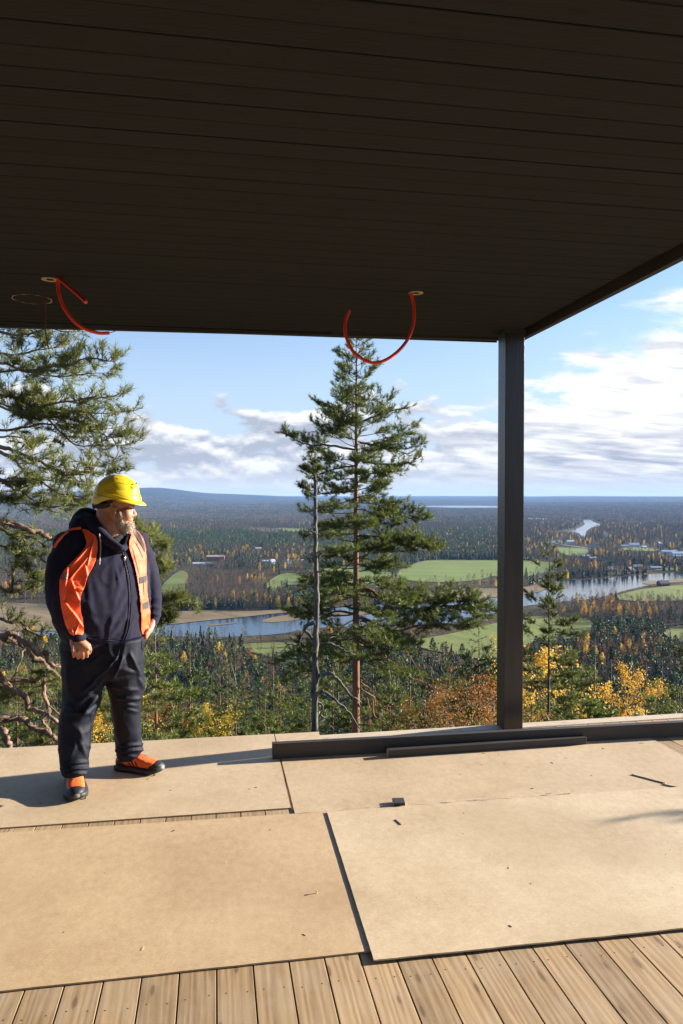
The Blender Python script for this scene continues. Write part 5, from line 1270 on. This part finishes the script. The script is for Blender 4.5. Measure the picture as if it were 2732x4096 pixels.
# ear
ec = [(650,940),(690,945),(705,990),(700,1060),(680,1130),(690,1200),(665,1215),(625,1160),(595,1080),(590,1000),(615,955),(650,940)]
b.cap([j8(x,y,-.070) for x,y in ec], [.0052]*len(ec), 8)
b.loft([(j8(650,960,-.060), RT_*.010, F_*.012), (j8(645,1060,-.060), RT_*.013, F_*.012), (j8(660,1190,-.060), RT_*.007, F_*.012)], 10)
b.loft([(j8(560,1000,.03), A_(52), F_*.075), (j8(560,1350,.02), A_(58), F_*.085), (j8(540,1650,.03), A_(62), F_*.095)], 18)   # neck
b.loft([(j1(760,760,.03), A_(70), F_*.09), (j1(740,900,.02), A_(105), F_*.11), (j1(720,1300,-.01), A_(120), F_*.12), (j1(710,1700,-.03), A_(122), F_*.13), (j1(730,2050,0), A_(122), F_*.12)], 20)
b.cap([j1(420,850,.03), j1(200,1300,.0), j1(230,1600,-.05), j1(420,1930,-.165)], [.045,.04,.036,.030])
b.cap([j1(1100,880,.06), j1(1270,1500,.10), j1(1290,1740,.05), j1(1245,1850,.0)], [.04,.036,.030,.024])
b.cap([j2(480,330,-.02), j2(460,1000,-.08), j2(420,1600,-.14)], [.07,.05,.04]); b.cap([j2(960,330,.02), j2(1010,900,.10), j2(1020,1500,.19)], [.07,.05,.038])
# right hand: back of the hand, knuckles, fingers going down into the pocket, thumb
b.loft([(j1(420,1935,-.175), A_(21), F_*.020), (j1(450,1990,-.190), A_(31), F_*.021), (j1(480,2040,-.200), A_(36), F_*.020), (j1(488,2075,-.200), A_(37), F_*.017)], 16)
for i, (x, y, r) in enumerate([(398,2085,.0105),(448,2100,.0118),(500,2100,.0118),(548,2085,.0108)]):
    b.cap([j1(x-4,y-70,-.197), j1(x,y-8,-.207), j1(x+6,y+22,-.185), j1(x+8,y+60,-.145)], [r*.85,r,r*.9,r*.8], 10)
b.cap([j1(520,1975,-.195), j1(575,2020,-.200), j1(590,2068,-.192), j1(584,2100,-.165)], [.012,.0125,.011,.010], 10)
# left hand sliding into its pocket
b.cap([j1(1262,1800,.03), j1(1235,1860,-.01), j1(1205,1920,-.03)], [.019,.020,.019], 12)
for k in range(4): b.cap([j1(1222-k*5,1892,-.040+k*.016), j1(1200-k*5,1940,-.035+k*.014), j1(1170-k*4,1990,-.02+k*.012)], [.0085,.008,.007], 8)
b.cap([j1(1240,1850,-.045), j1(1210,1895,-.055)], [.0105,.010], 8)
me = remesh(b, .0042, 4, .5); me.materials.append(M['skin'])
displace(me, lambda p, n: .0004*mnoise.noise(p*60))
body = link('body', me, man)
# eye and eyebrow on the visible side and the far one
for s in (-1, 1):
    dd = .02 + s*.036
    mb = Blob(); mb.ell(j8(1090, 978, dd), .0065, .010, .0035, n=12, m=8); mb.build('eye', M['hair'], body, True)
    mb = Blob(); mb.cap([j8(1040,925,dd+s*.010), j8(1090,918,dd), j8(1130,930,dd-s*.012)], [.0035,.0045,.003], 8); mb.build('eyebrow', M['beard'], body, True)
# cropped hair under the helmet
mb = Blob(); mb.ell(j8(560,850,.02), .094, .086, .045, n=24, m=12); mb.build('hair', M['hair'], man, True)
# -- beard
rg = random.Random(4); bv = []; bvh_body = BVHTree.FromPolygons([v.co for v in me.vertices], [tuple(p.vertices) for p in me.polygons])
regions = [((830,1060),(840,1240),34), ((835,1230),(850,1400),62), ((870,1380),(930,1530),88), ((960,1430),(1010,1500),100), ((1040,1350),(1080,1480),60), ((1090,1330),(1075,1420),36)]
T_ = []
for a, c_, w_ in regions:
    for k in range(1100):
        t = rg.random(); x = a[0]+(c_[0]-a[0])*t+rg.gauss(0, w_*.45); y = a[1]+(c_[1]-a[1])*t+rg.gauss(0, w_*.35)
        o3 = j8(x, y, -1.0); d3 = (j8(x, y, 1.0)-o3).normalized(); hit = bvh_body.ray_cast(o3, d3)
        if hit[0] is None:
            hit = bvh_body.find_nearest(j8(x, y, .02)); 
            if (hit[0]-j8(x,y,.02)).length > .05: continue
        p, n = hit[0], hit[1]
        if n.dot(F_) > .6: n = -n
        dn = (n*.5 + Vector((0,0,-1))*.75 + RT_*.25 + rvec(rg,.35)).normalized(); T_.append((*(p+n*rg.uniform(0,.010)), *dn, .0105))
for k in range(900):   # far half of the beard and the chin front
    q = rg.uniform(-1, 1); x = 1000+rg.gauss(0,60)+60*(1-abs(q)); y = 1420+rg.gauss(0,65); p = j8(x, y, .02+q*.055); T_.append((*p, *(RT_*.5-UP_*.8+rvec(rg,.3)), .014))
bl_ = Blob(); bl_.ell(j8(985,1440,.02), .030, .050, .032, n=16, m=8);  bd = bl_.build('beard', M['beard'], man, True)
link('beard_hair', tri_mesh('beard_hair', needle_verts(T_, 5, .0012, .45), 3, M['beard']), bd)
# -- hoodie
h = Blob()
h.loft([(j1(760,700,.05), AT(74), F_*.10), (j1(745,790,.04), AT(120), F_*.125), (j1(735,870,.03), AT(143), F_*.14), (j1(735,1000,.015), AT(152), F_*.155), (j1(735,1250,-.01), AT(158), F_*.175),
        (j1(735,1500,-.03), AT(162), F_*.195), (j1(735,1700,-.035), AT(160), F_*.20), (j1(750,1860,-.02), AT(143), F_*.19), (j1(765,1920,-.01), AT(136), F_*.18), (j1(765,1985,.0), AT(137), F_*.175), (j1(765,2005,.0), AT(133), F_*.17)], 36, 2.3)
h.ell(j1(330,890,.04), .075, .085, .075); h.ell(j1(1130,860,.05), .062, .085, .07)
def sleeve(pts): h.loft([(c, a, bq) for c, a, bq in pts], 22); h.ell(pts[0][0], pts[0][1].length, pts[0][2].length, .06)
sl = [(j1(330,870,.03), 44, .080), (j1(275,1030,.015), 51, .082), (j1(245,1200,.0), 53, .082), (j1(235,1380,-.01), 50, .078), (j1(255,1540,-.03), 50, .074), (j1(300,1680,-.07), 44, .066), (j1(370,1800,-.115), 40, .056), (j1(420,1880,-.150), 34, .045), (j1(440,1915,-.165), 31, .040), (j1(447,1950,-.172), 30, .036)]
sleeve([(c, A_(w_), F_*d_) for c, w_, d_ in sl])
sr = [(j1(1130,860,.06), 34, .075), (j1(1200,1000,.07), 37, .072), (j1(1245,1200,.09), 39, .068), (j1(1275,1400,.11), 38, .062), (j1(1295,1560,.10), 33, .056), (j1(1300,1680,.075), 29, .048), (j1(1293,1760,.05), 23, .038), (j1(1288,1790,.045), 20, .034)]
sleeve([(c, A_(w_), F_*d_) for c, w_, d_ in sr])
h.ell(j1(560,640,.13), .098, .085, .085); h.ell(j1(530,700,.08), .090, .10, .075); h.ell(j1(850,650,.17), .12, .05, .06)
h.cap([j1(530,590,.10), j1(600,640,.01), j1(690,740,-.06), j1(800,840,-.115), j1(900,910,-.150)], [.040,.040,.034,.026,.016])
h.cap([j1(600,680,.02), j1(720,800,-.07), j1(850,890,-.13), j1(930,925,-.155)], [.034,.028,.022,.016])
h.cap([j1(1020,700,.10), j1(1042,760,.03), j1(1020,830,-.05), j1(985,905,-.115), j1(955,940,-.150)], [.034,.032,.027,.020,.014])
mh = remesh(h, .0070, 5, .5); mh.materials.append(M['navy'])
jf = folds([(560,1260,590,1620,16,.007),(870,980,820,1500,20,.006),(960,1120,830,1700,16,.006),(1000,1420,800,1820,16,.007),(880,1180,900,1330,8,.006),(1010,1640,820,1900,14,.006),(600,1700,700,1850,18,.006),(900,1850,640,1960,10,.005),
            (340,840,440,780,10,.009),(400,930,430,850,9,.009),(290,980,320,1020,8,.007),(300,1240,340,1160,12,.008),(150,1300,170,1500,18,.006),(1090,1700,960,1880,12,.006),(1250,1580,1370,1600,8,.008),(1250,1660,1380,1690,8,.008),(1240,1500,1350,1480,9,.006),
            (1170,1200,1330,1180,12,.004),(340,1860,520,1915,6,.004),(620,1250,700,1500,20,.005)], j1)
def jd(p, n):
    u, v = uvd(p); rd = 1-abs(mnoise.noise(Vector(((p.x-p.z*.6)*8, p.y*8, (p.z+p.x*.6)*4.5+7))))*2.2; s = jf(p, n) + .0045*max(-.2, rd)**2 + .0040*mnoise.noise(Vector((p.x*9, p.y*9, p.z*5))) + .0016*mnoise.noise(p*26)
    if v > 1860+1955/2.798 and u > 330 : s += -.003+.0012*math.sin(u*1.9)
    return s
displace(mh, jd); hoodie = link('hoodie', mh, man)
hb = BVHTree.FromPolygons([v.co for v in mh.vertices], [tuple(p.vertices) for p in mh.polygons])
def onto(bvh, conv, x, y, off=.006, fallback=-.1):
    o3 = conv(x, y, -1.2); d3 = (conv(x, y, 1.0)-o3).normalized(); hit = bvh.ray_cast(o3, d3)
    if hit[0] is None: return None
    return hit[0]-d3*off
def strip(name, conv, pts, r, m, parent, bvh=None, off=.002, n=6):
    P = [onto(bvh or hb, conv, x, y, off) for x, y in pts]; P = [p for p in P if p is not None]; mb = MB(); mb.tube(P, r, n); return mb.build(name, m, parent, True)
def dense(pts, k=8):
    out = []
    for (a, b_), (c_, d_) in zip(pts[:-1], pts[1:]): out += [(a+(c_-a)*i/k, b_+(d_-b_)*i/k) for i in range(k)]
    return out+[pts[-1]]
zl = dense([(955,945),(975,1040),(990,1120),(1012,1220),(1028,1330),(1036,1450),(1036,1560),(1028,1680),(1015,1800),(995,1880),(965,1960),(950,2030)])
strip('zip', j1, zl, .0013, M['zipteeth'], hoodie, off=.001)
strip('zip_flap', j1, [(x-13, y) for x, y in zl], .0042, M['navy'], hoodie, off=.001); strip('zip_flap', j1, [(x+13, y) for x, y in zl], .0042, M['navy'], hoodie, off=.001)
p0 = onto(hb, j1, 975, 1020, .008); mb = MB(); mb.tube([p0+UP_*.006, p0-UP_*.012, p0-UP_*.030], [.005,.0085,.007], 8); mb.build('zip_pull', M['metal'], hoodie, True)
strip('drawstring', j1, dense([(690,770),(705,850),(705,930),(700,1020),(692,1115)]), .0042, M['cord'], hoodie, off=.010)
strip('hem_band', j1, dense([(560,1935),(700,1965),(850,1965),(960,1950),(1100,1930),(1165,1915)]), .0030, M['navy'], hoodie, off=.0005)
p0, p1 = onto(hb, j1, 262, 1700, -.02), None
# cuffs
for pts, w_ in (([(j1(425,1890,-.152), A_(31), F_*.040), (j1(447,1930,-.168), A_(31), F_*.038), (j1(452,1968,-.176), A_(28), F_*.034)], 0), ([(j1(1293,1765,.05), A_(19), F_*.032), (j1(1287,1800,.043), A_(18), F_*.030)], 1)):
    mb = Blob(); mb.loft(pts, 20); mb.build('cuff', M['navy'], hoodie, True)
mb = Blob(); mb.ell(j1(865,860,-.030), .060, .055, .065, n=24, m=14); mb.ell(j1(860,960,-.04), .075, .075, .09, n=24, m=14); mb.build('t_shirt', M['tee'], man, True)
mb = Blob(); mb.loft([(j1(1262,1800,.035), A_(17)-UP_*.004, F_*.027), (j1(1258,1822,.03), A_(17)-UP_*.004, F_*.027)], 16); mb.cap([j1(1312,1795,.03), j1(1314,1812,.03)], [.010,.010], 10); mb.build('wristwatch', M['strap'], man, True)
# -- trousers
t = Blob(); sx = lambda a, b_: ((a+b_)/2, (b_-a)/2/2.851)
def leg(rows):
    R_ = []
    for y, a, b_, dd, dh in rows:
        c_, hw = sx(a, b_); R_.append((j2(c_, y, dd), A_(hw*1.0), F_*dh))
    t.loft(R_, 26, 2.1)
leg([(180,265,800,0,.13),(330,278,820,-.01,.14),(500,290,800,-.02,.135),(640,300,775,-.03,.12),(760,308,720,-.045,.105),(900,298,690,-.06,.098),(1000,270,655,-.075,.098),(1100,248,622,-.085,.095),(1250,244,604,-.10,.088),(1400,252,590,-.115,.080),(1540,262,566,-.13,.074),(1640,275,560,-.14,.072),(1690,290,550,-.145,.070)])
leg([(180,640,1200,.01,.13),(330,640,1196,.02,.135),(500,700,1203,.035,.13),(640,780,1207,.05,.115),(760,812,1200,.07,.10),(870,832,1165,.095,.095),(1000,850,1168,.12,.09),(1200,868,1180,.15,.082),(1340,890,1178,.17,.075),(1420,900,1190,.18,.073),(1490,925,1150,.19,.070),(1525,945,1120,.195,.066)])
t.loft([(j2(735,150,0), A_(160), F_*.15), (j2(735,400,0), A_(160), F_*.155), (j2(745,580,0), A_(140), F_*.12)], 30, 2.3)
mt_ = remesh(t, .0070, 4, .5); mt_.materials.append(M['denim'])
tf_ = folds([(740,330,640,430,9,.009),(900,380,780,520,9,.012),(830,440,500,780,9,.013),(780,560,470,900,12,.010),(970,370,870,590,8,.012),(1060,340,1150,560,9,.012),(760,640,540,960,10,.010),(700,780,500,1030,9,.010),(640,940,480,1060,9,.010),
             (900,480,1150,560,12,.006),(860,700,1130,740,10,.009),(930,830,1170,830,9,.013),(980,880,1100,910,8,.010),(1150,600,1200,720,9,.008),(990,940,1130,990,8,.008),(330,420,360,760,14,.006),(560,400,600,620,16,.007),
             (430,1380,360,1520,12,.008),(480,1330,560,1500,12,.006),(280,1580,560,1560,6,.011),(270,1640,560,1630,6,.012),(290,1690,550,1690,5,.009),(920,1370,1180,1360,6,.011),(910,1430,1190,1420,6,.012),(920,1480,1130,1490,5,.010),(900,1220,960,1380,12,.006),
             (310,1000,620,1010,10,.007),(300,900,480,980,14,.006),(470,1180,520,1330,14,.006)], j2)
def td(p, n):
    rd = 1-abs(mnoise.noise(Vector(((p.x+p.z*.5)*9, p.y*9, (p.z-p.x*.5)*5+3))))*2.2
    return tf_(p, n)*1.5 + .0055*max(-.2, rd)**2 + .0045*mnoise.noise(Vector((p.x*8, p.y*8, p.z*4.5))) + .002*mnoise.noise(Vector((p.x*20, p.y*20, p.z*16)))
displace(mt_, td); trs = link('trousers', mt_, man)
tb = BVHTree.FromPolygons([v.co for v in mt_.vertices], [tuple(p.vertices) for p in mt_.polygons])
strip('fly_seam', j2, dense([(938,275),(925,330),(905,380),(880,410)]), .0022, M['strap'], trs, tb, .0005)
strip('leg_seam', j2, dense([(600,1010),(612,1100),(605,1250),(590,1400)]), .0018, M['denim'], trs, tb, .0005)
strip('pocket_edge', j2, dense([(375,345),(430,352),(500,345),(580,325),(612,300)]), .0045, M['denim'], trs, tb, .004)
strip('pocket_edge', j2, dense([(1195,165),(1190,200),(1185,250),(1195,280)]), .0035, M['denim'], trs, tb, .002)
# -- vest
def panel(name, poly, folds_, parent, m, off=.010, cell=2.4, conv=j1, th=.003, extra=None, rim=True, bulge=0.0, subs=None):
    P = smooth_poly(poly, 2); xs = [p[0] for p in P]; ys = [p[1] for p in P]; cw = cell*2.798
    nx, ny = int((max(xs)-min(xs))/cw)+2, int((max(ys)-min(ys))/cw)+2
    X_ = min(xs)+np.arange(nx+1)*cw; Y_ = min(ys)+np.arange(ny+1)*cw; GX, GY = np.meshgrid(X_, Y_)
    D_ = np.full(GX.shape, np.nan)
    for i in range(GX.shape[0]):
        for j in range(GX.shape[1]):
            o3 = conv(GX[i,j], GY[i,j], -1.2); d3 = (conv(GX[i,j], GY[i,j], 1.0)-o3).normalized(); hit = hb.ray_cast(o3, d3)
            if hit[0] is not None: D_[i,j] = (hit[0]-o3).length
    for _ in range(60):   # fill past the silhouette, then relax so that the cloth bridges hollows
        nanm = np.isnan(D_)
        if not nanm.any(): break
        Q = np.pad(D_, 1, constant_values=np.nan); st_ = np.stack([Q[:-2,1:-1],Q[2:,1:-1],Q[1:-1,:-2],Q[1:-1,2:]])
        with np.errstate(all='ignore'):
            import warnings; warnings.simplefilter('ignore'); mn = np.nanmean(st_, 0)
        D_[nanm] = mn[nanm]
    D_ = np.nan_to_num(D_, nan=1.2); S0 = D_.copy(); Sm = D_.copy()
    for _ in range(14):
        Q = np.pad(Sm, 1, mode='edge'); Sm = (Q[:-2,1:-1]+Q[2:,1:-1]+Q[1:-1,:-2]+Q[1:-1,2:])/4; Sm = np.minimum(Sm, S0)
    mb = MB(); idx = {}; inside = inpoly(GX.ravel(), GY.ravel(), P).reshape(GX.shape).astype(int)
    for i in range(GX.shape[0]):
        for j in range(GX.shape[1]):
            x, y = GX[i,j], GY[i,j]; hgt_ = off
            for x0, y0, x1, y1, w_, hh in folds_:
                d, t_ = seg_dist(x, y, x0, y0, x1, y1)
                if d < w_*2.5: hgt_ += hh*math.exp(-(d/w_)**2*1.5)*math.sin(math.pi*min(1,max(0,.1+t_*.8)))**.5
            o3 = conv(x, y, -1.2); d3 = (conv(x, y, 1.0)-o3).normalized(); idx[(i,j)] = len(mb.v); mb.v.append(tuple(o3+d3*(Sm[i,j]-hgt_-.003*mnoise.noise(Vector((x*.012,y*.012,3))))))
    for i in range(GX.shape[0]-1):
        for j in range(GX.shape[1]-1):
            if inside[i,j]+inside[i+1,j]+inside[i,j+1]+inside[i+1,j+1] >= 3: mb.f.append((idx[(i,j)],idx[(i+1,j)],idx[(i+1,j+1)],idx[(i,j+1)])); mb.m.append(0)
    me_ = mb.mesh(name, m, True); bm = bmesh.new(); bm.from_mesh(me_); bmesh.ops.delete(bm, geom=[v for v in bm.verts if not v.link_faces], context='VERTS')
    bv_ = [v for v in bm.verts if v.is_boundary]
    for _ in range(9): bmesh.ops.smooth_vert(bm, verts=bv_, factor=.5, use_axis_x=True, use_axis_y=True, use_axis_z=True)
    bm.to_mesh(me_); bm.free(); o = link(name, me_, parent); sd_ = o.modifiers.new('thick', 'SOLIDIFY'); sd_.thickness = th; sd_.offset = 0; return o, me_
vest = empty('vest'); vest.parent = man
Lp = [(480,702),(560,715),(610,760),(655,775),(682,860),(682,950),(655,1090),(600,1190),(560,1250),(545,1350),(490,1440),(488,1640),(522,1760),(527,1912),(450,1905),(365,1917),(305,1790),(265,1640),(232,1400),(238,1270),(300,1165),(400,1060),(500,960),(545,890),(525,800)]
o, pm = panel('front_panel', Lp, [(640,800,560,1120,10,.014),(590,900,380,1130,12,.012),(560,1040,360,1280,12,.018),(340,1150,290,1500,14,.024),(410,1370,520,1400,14,.016),(460,1500,380,1300,12,.018),(300,1530,430,1700,12,.020),(400,1650,500,1800,10,.014),(420,1890,470,1760,8,.014),(380,1800,400,1910,7,.012),(530,1100,560,1260,12,.012)], vest, M['hivis'], off=.016)
Rp = [(1052,708),(1100,712),(1165,775),(1212,880),(1224,1000),(1226,1120),(1230,1230),(1232,1400),(1247,1520),(1268,1640),(1270,1760),(1258,1840),(1232,1925),(1190,1915),(1158,1885),(1148,1780),(1152,1660),(1135,1430),(1105,1250),(1080,1130),(1040,1000),(1008,890),(1035,810)]
o2, pm2 = panel('front_panel', Rp, [(1080,800,1180,1000,8,.006),(1060,900,1150,1250,8,.006),(1190,1260,1200,1500,10,.010),(1160,1500,1180,1850,10,.008),(1250,1620,1240,1880,10,.012)], vest, M['hivis'], off=.014)
vb = BVHTree.FromPolygons([v.co for v in pm.vertices]+[v.co for v in pm2.vertices], [tuple(p.vertices) for p in pm.polygons]+[tuple(i+len(pm.vertices) for i in p.vertices) for p in pm2.polygons])
_hb = hb; hb = vb
for poly in ([(1126,1256),(1180,1240),(1229,1226),(1230,1312),(1180,1326),(1137,1342)], [(1166,1546),(1210,1530),(1244,1514),(1256,1604),(1215,1618),(1172,1631)], [(1070,700),(1108,716),(1160,790),(1200,880),(1216,980),(1196,980),(1160,900),(1110,820),(1068,765)]):
    panel('reflective_band', poly, [], o2, M['reflect'], off=.006, th=.0015, cell=1.6)
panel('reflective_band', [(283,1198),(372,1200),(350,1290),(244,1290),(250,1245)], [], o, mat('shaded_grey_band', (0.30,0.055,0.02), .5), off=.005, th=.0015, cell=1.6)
strip('pocket_seam', j1, dense([(1108,1010),(1160,1005),(1218,1000)]), .0015, M['hivis'], o2, vb, .0015); strip('pocket_seam', j1, dense([(1108,1010),(1135,1120),(1155,1230)]), .0015, M['hivis'], o2, vb, .0015)
strip('drawstring', j1, dense([(1060,800),(1100,870),(1150,960),(1185,1045)]), .0032, M['cord'], hoodie, vb, .004)
hb = _hb
strip('vest_edge', j1, dense([(190,925),(225,860),(280,790),(350,735),(420,712),(490,706)]), .0085, M['hivis'], vest, hb, .004)
panel('back_panel', [(205,1885),(270,1900),(345,1912),(340,1928),(270,1925),(225,1915)], [], vest, M['hivis'], off=-.10)
# -- helmet
hc = mp(467, 1990, .02); ps = S_
def helmet():
    mb = MB(); NP_, NT_ = 72, 26; vs_ = []
    def rimz(c_, s):     # lower edge height (m) as a function of direction
        fr = max(0, c_); bk = max(0, -c_)
        return -.016 - .018*fr**2 - .018*math.exp(-((c_+.72)/.28)**2) + .006*math.exp(-((c_)/.3)**2) - .008*bk**4
    for i in range(NT_+1):
        t_ = i/NT_
        for k in range(NP_):
            q = 2*math.pi*k/NP_; c_, s = math.cos(q), math.sin(q)
            a = .138 if c_ > 0 else .139; bb = .112
            r0 = (abs(c_/a)**2.2+abs(s/bb)**2.2)**(-1/2.2)
            lat = t_; zr = rimz(c_, s)
            ang = lat*math.pi/2; e_ = 2.35; cr = math.cos(ang)**(2/e_) if ang < math.pi/2-1e-6 else 0.0; sr_ = math.sin(ang)**(2/e_)
            z = zr*(1-t_)**1.5 + .129*sr_; r = r0*cr
            # swept profile: crown a little forward, falls to the back
            z -= .006*max(0, -c_)*r/.13
            # central crest, side recess, lower band
            y_ = r*s; x_ = r*c_
            if t_ > .30: z += .006*math.exp(-(y_/.034)**4); r *= 1+.03*math.exp(-(y_/.034)**4)*(c_ > 0)
            side = abs(s) > .35 and .22 < t_ < .66 and -.080 < x_ < .105 and t_ < .40+.26*math.cos(max(-1.5,min(1.5,x_/.085)))
            if side: r *= .95
            if t_ < .14: r *= 1.030
            if abs(t_-.18) < .025: r *= .985
            vs_.append(tuple(hc + RT_*(r*c_) + F_*(r*s) + UP_*z))
    fs = [(i*NP_+k, i*NP_+(k+1)%NP_, (i+1)*NP_+(k+1)%NP_, (i+1)*NP_+k) for i in range(NT_) for k in range(NP_)]
    mb.add(vs_, fs)
    # brim
    bs = len(mb.v); K = 24; rows_ = []
    for j, (ex, dz_) in enumerate(((0,.004),(.010,-.004),(.020,-.010),(.026,-.016),(.024,-.020),(.004,-.010))):
        for k in range(K+1):
            q = (k/K-.5)*math.radians(150); w_ = math.cos(q*.6*math.pi/1.57) if abs(q) < 1.309 else 0; w_ = max(0, math.cos(q*1.2))
            c_, s = math.cos(q), math.sin(q); r0 = (abs(c_/.138)**2.2+abs(s/.112)**2.2)**(-1/2.2)*1.03; r = r0+ex*w_*1.0
            mb.v.append(tuple(hc + RT_*(r*c_) + F_*(r*s) + UP_*(rimz(c_, s)+.004+dz_*(.35+.65*w_))))
    for j in range(5):
        for k in range(K): mb.f.append((bs+j*(K+1)+k, bs+j*(K+1)+k+1, bs+(j+1)*(K+1)+k+1, bs+(j+1)*(K+1)+k)); mb.m.append(0)
    root = empty('helmet'); root.parent = man; o = mb.build('shell', M['yellow'], root, True)
    m = o.modifiers.new('thick', 'SOLIDIFY'); m.thickness = .003; m.offset = -1; s = o.modifiers.new('sub', 'SUBSURF'); s.levels = 1; s.render_levels = 1
    mb = Blob(); mb.cap([j8(150,850,.02), j8(170,930,.02)], [.010,.011], 10); mb.cap([j8(160,850,-.03), j8(260,880,-.066), j8(480,850,-.078), j8(620,800,-.080)], [.009,.010,.009,.006], 8)
    mb.cap([j8(150,850,.07), j8(260,900,.108), j8(480,880,.118)], [.010,.012,.011], 8); mb.build('head_band', M['strap'], root, True)
    mb = MB(); pv = hc+RT_*.118+UP_*.082-F_*.03; mb.tube([pv, pv+RT_*.008], .004, 8); mb.build('rivet', M['strap'], root, True)
    me_h = o.data; hbv = BVHTree.FromPolygons([v.co for v in me_h.vertices], [tuple(p.vertices) for p in me_h.polygons])
    for nm_, path, r_, m_, of in [('panel_rim', [(400,415),(470,365),(560,330),(660,314),(760,312),(860,325),(960,352),(1040,385),(1110,430),(1165,485),(1205,550),(1230,640),(1245,735)], .0020, M['yellow'], .0),
                          ('panel_rim', [(400,415),(412,500),(450,580),(560,600),(690,625),(830,670),(960,715),(1080,748),(1170,750),(1245,735)], .0022, M['yellow'], .0),
                          ('lower_groove', [(165,580),(260,622),(400,655),(560,690),(700,730),(850,775),(1000,820)], .0013, M['strap'], -.0004)]:
        strip(nm_, j8, dense(path, 6), r_, m_, o, hbv, of, 8)
    return root
helmet()
# -- shoes
def shoe(heel, toe, nm):
    """heel and toe: ground points; toe direction gives the axis"""
    ax = (toe-heel); L = ax.length; ax.normalize(); sd_ = Vector((ax.y, -ax.x, 0)); root = empty('shoe'); root.parent = man
    def P_(x, y, z): return heel + ax*(x*L) + sd_*(y*1.22) + UP_*(z*1.15)
    prof_ = [(0.0,.030,.050),(.06,.038,.075),(.18,.042,.088),(.32,.041,.088),(.45,.044,.076),(.60,.049,.062),(.75,.050,.052),(.88,.043,.044),(.97,.026,.034),(1.0,.012,.024)]
    up_b = Blob(); R_ = []
    for x, w_, h_ in prof_[:8]: R_.append((P_(x, 0, .020+h_*.45), sd_*w_, UP_*(h_*.52)))
    up_b.loft(R_, 20, 2.3); up_b.ell(P_(.17,0,.085), .05, .045, .035, (ax, sd_, UP_))
    me_ = remesh(up_b, .005, 4); me_.materials.append(M['shoe']); displace(me_, lambda p, n: .0016*mnoise.noise(p*45)); up_o = link('upper', me_, root)
    so = MB(); n = 30; outl = []
    for k in range(n):
        q = 2*math.pi*k/n; xx = .5-.5*math.cos(q); 
        w_ = np.interp(xx, [p[0] for p in prof_], [p[1]+.006 for p in prof_]); outl.append((xx, w_*(1 if q < math.pi else -1)))
    for z, g_ in ((0.0,.96),(.006,1.0),(.020,1.0),(.027,.97)):
        for xx, yy in outl: so.v.append(tuple(P_(.5+(xx-.5)*g_*1.02, yy*g_, z + (.016*max(0,xx-.8)/.2 if z > -1 else 0))))
    for j in range(3):
        for k in range(n): so.f.append((j*n+k, j*n+(k+1)%n, (j+1)*n+(k+1)%n, (j+1)*n+k)); so.m.append(0)
    so.f.append(tuple(range(n))[::-1]); so.f.append(tuple(range(3*n,4*n))); so.m += [0,0]; so.build('sole', M['shoe_d'], root, True)
    for k in range(9):
        for s in (-1, 1):
            x = .06+k*.105; w_ = float(np.interp(x, [p[0] for p in prof_], [p[1]+.004 for p in prof_])); mb = MB(); c_ = P_(x, s*(w_-.004), .003)
            mb.tube([c_-ax*.007, c_+ax*.007], .0035, 6); mb.build('tread_lug', M['shoe_d'], root)
    tb_ = Blob(); tb_.loft([(P_(.78,0,.038), sd_*.0492, UP_*.0255), (P_(.86,0,.038), sd_*.0475, UP_*.027), (P_(.94,0,.036), sd_*.036, UP_*.024), (P_(1.0,0,.032), sd_*.018, UP_*.016)], 20, 2.2); tb_.build('toe_cap', M['shoe_d'], root, True)
    tg = Blob(); tg.loft([(P_(.93,0,.034), sd_*.036, UP_*.018), (P_(.985,0,.032), sd_*.026, UP_*.016), (P_(1.015,0,.029), sd_*.012, UP_*.010)], 16, 2.2); tg.build('toe_bumper', M['shoe_g'], root, True)
    hb_ = Blob(); hb_.loft([(P_(-.005,0,.040), sd_*.026, UP_*.030), (P_(.06,0,.045), sd_*.040, UP_*.036), (P_(.20,0,.036), sd_*.0445, UP_*.024)], 18, 2.2); hb_.build('heel_cup', M['shoe_d'], root, True)
    bb_ = BVHTree.FromPolygons([v.co for v in me_.vertices], [tuple(p.vertices) for p in me_.polygons])
    for s in (-1, 1):
        for k in range(3):
            a, b_ = P_(.36+k*.085, s*.08, .028), P_(.30+k*.085, s*.08, .062); q_ = []
            for tt in (0,.33,.66,1):
                h_ = bb_.ray_cast(a.lerp(b_, tt), -sd_*s)
                if h_[0]: q_.append(h_[0])
            if len(q_) > 1:
                mb = MB(); w_ = .0065
                v0 = [tuple(p-ax*w_+sd_*s*.0012) for p in q_]+[tuple(p+ax*w_+sd_*s*.0012) for p in q_]; nn = len(q_); mb.add(v0, [(i, i+1, nn+i+1, nn+i) for i in range(nn-1)]); mb.build('side_stripe', M['shoe_d'], root)
    for k in range(5):
        x = .34+k*.062; top = bb_.ray_cast(P_(x, 0, .2), -UP_)
        if top[0]:
            z0 = top[0].z; mb = MB(); mb.tube([Vector(P_(x-.02, -.024, 0)).xy.to_3d()+UP_*(z0-.008), Vector(P_(x+.01, 0, 0)).xy.to_3d()+UP_*(z0+.003), Vector(P_(x-.02, .024, 0)).xy.to_3d()+UP_*(z0-.008)], .0032, 6); mb.build('lace', M['lace'], root, True)
    tn = Blob(); tn.cap([P_(.27,0,.10), P_(.42,0,.088), P_(.60,0,.064)], [.018,.017,.012], 10); tn.build('tongue', M['shoe'], root, True)
zo = Vector((0,0,.008))
q = px(300, 3198, 0.008); q2 = px(312, 3118, .008)
shoe(Vector(px(296,3112,.008))-O_, Vector(px(306,3210,.008))-O_, 'a')
shoe(Vector(px(472,3072,.008))-O_, Vector(px(652,3093,.008))-O_, 'b')
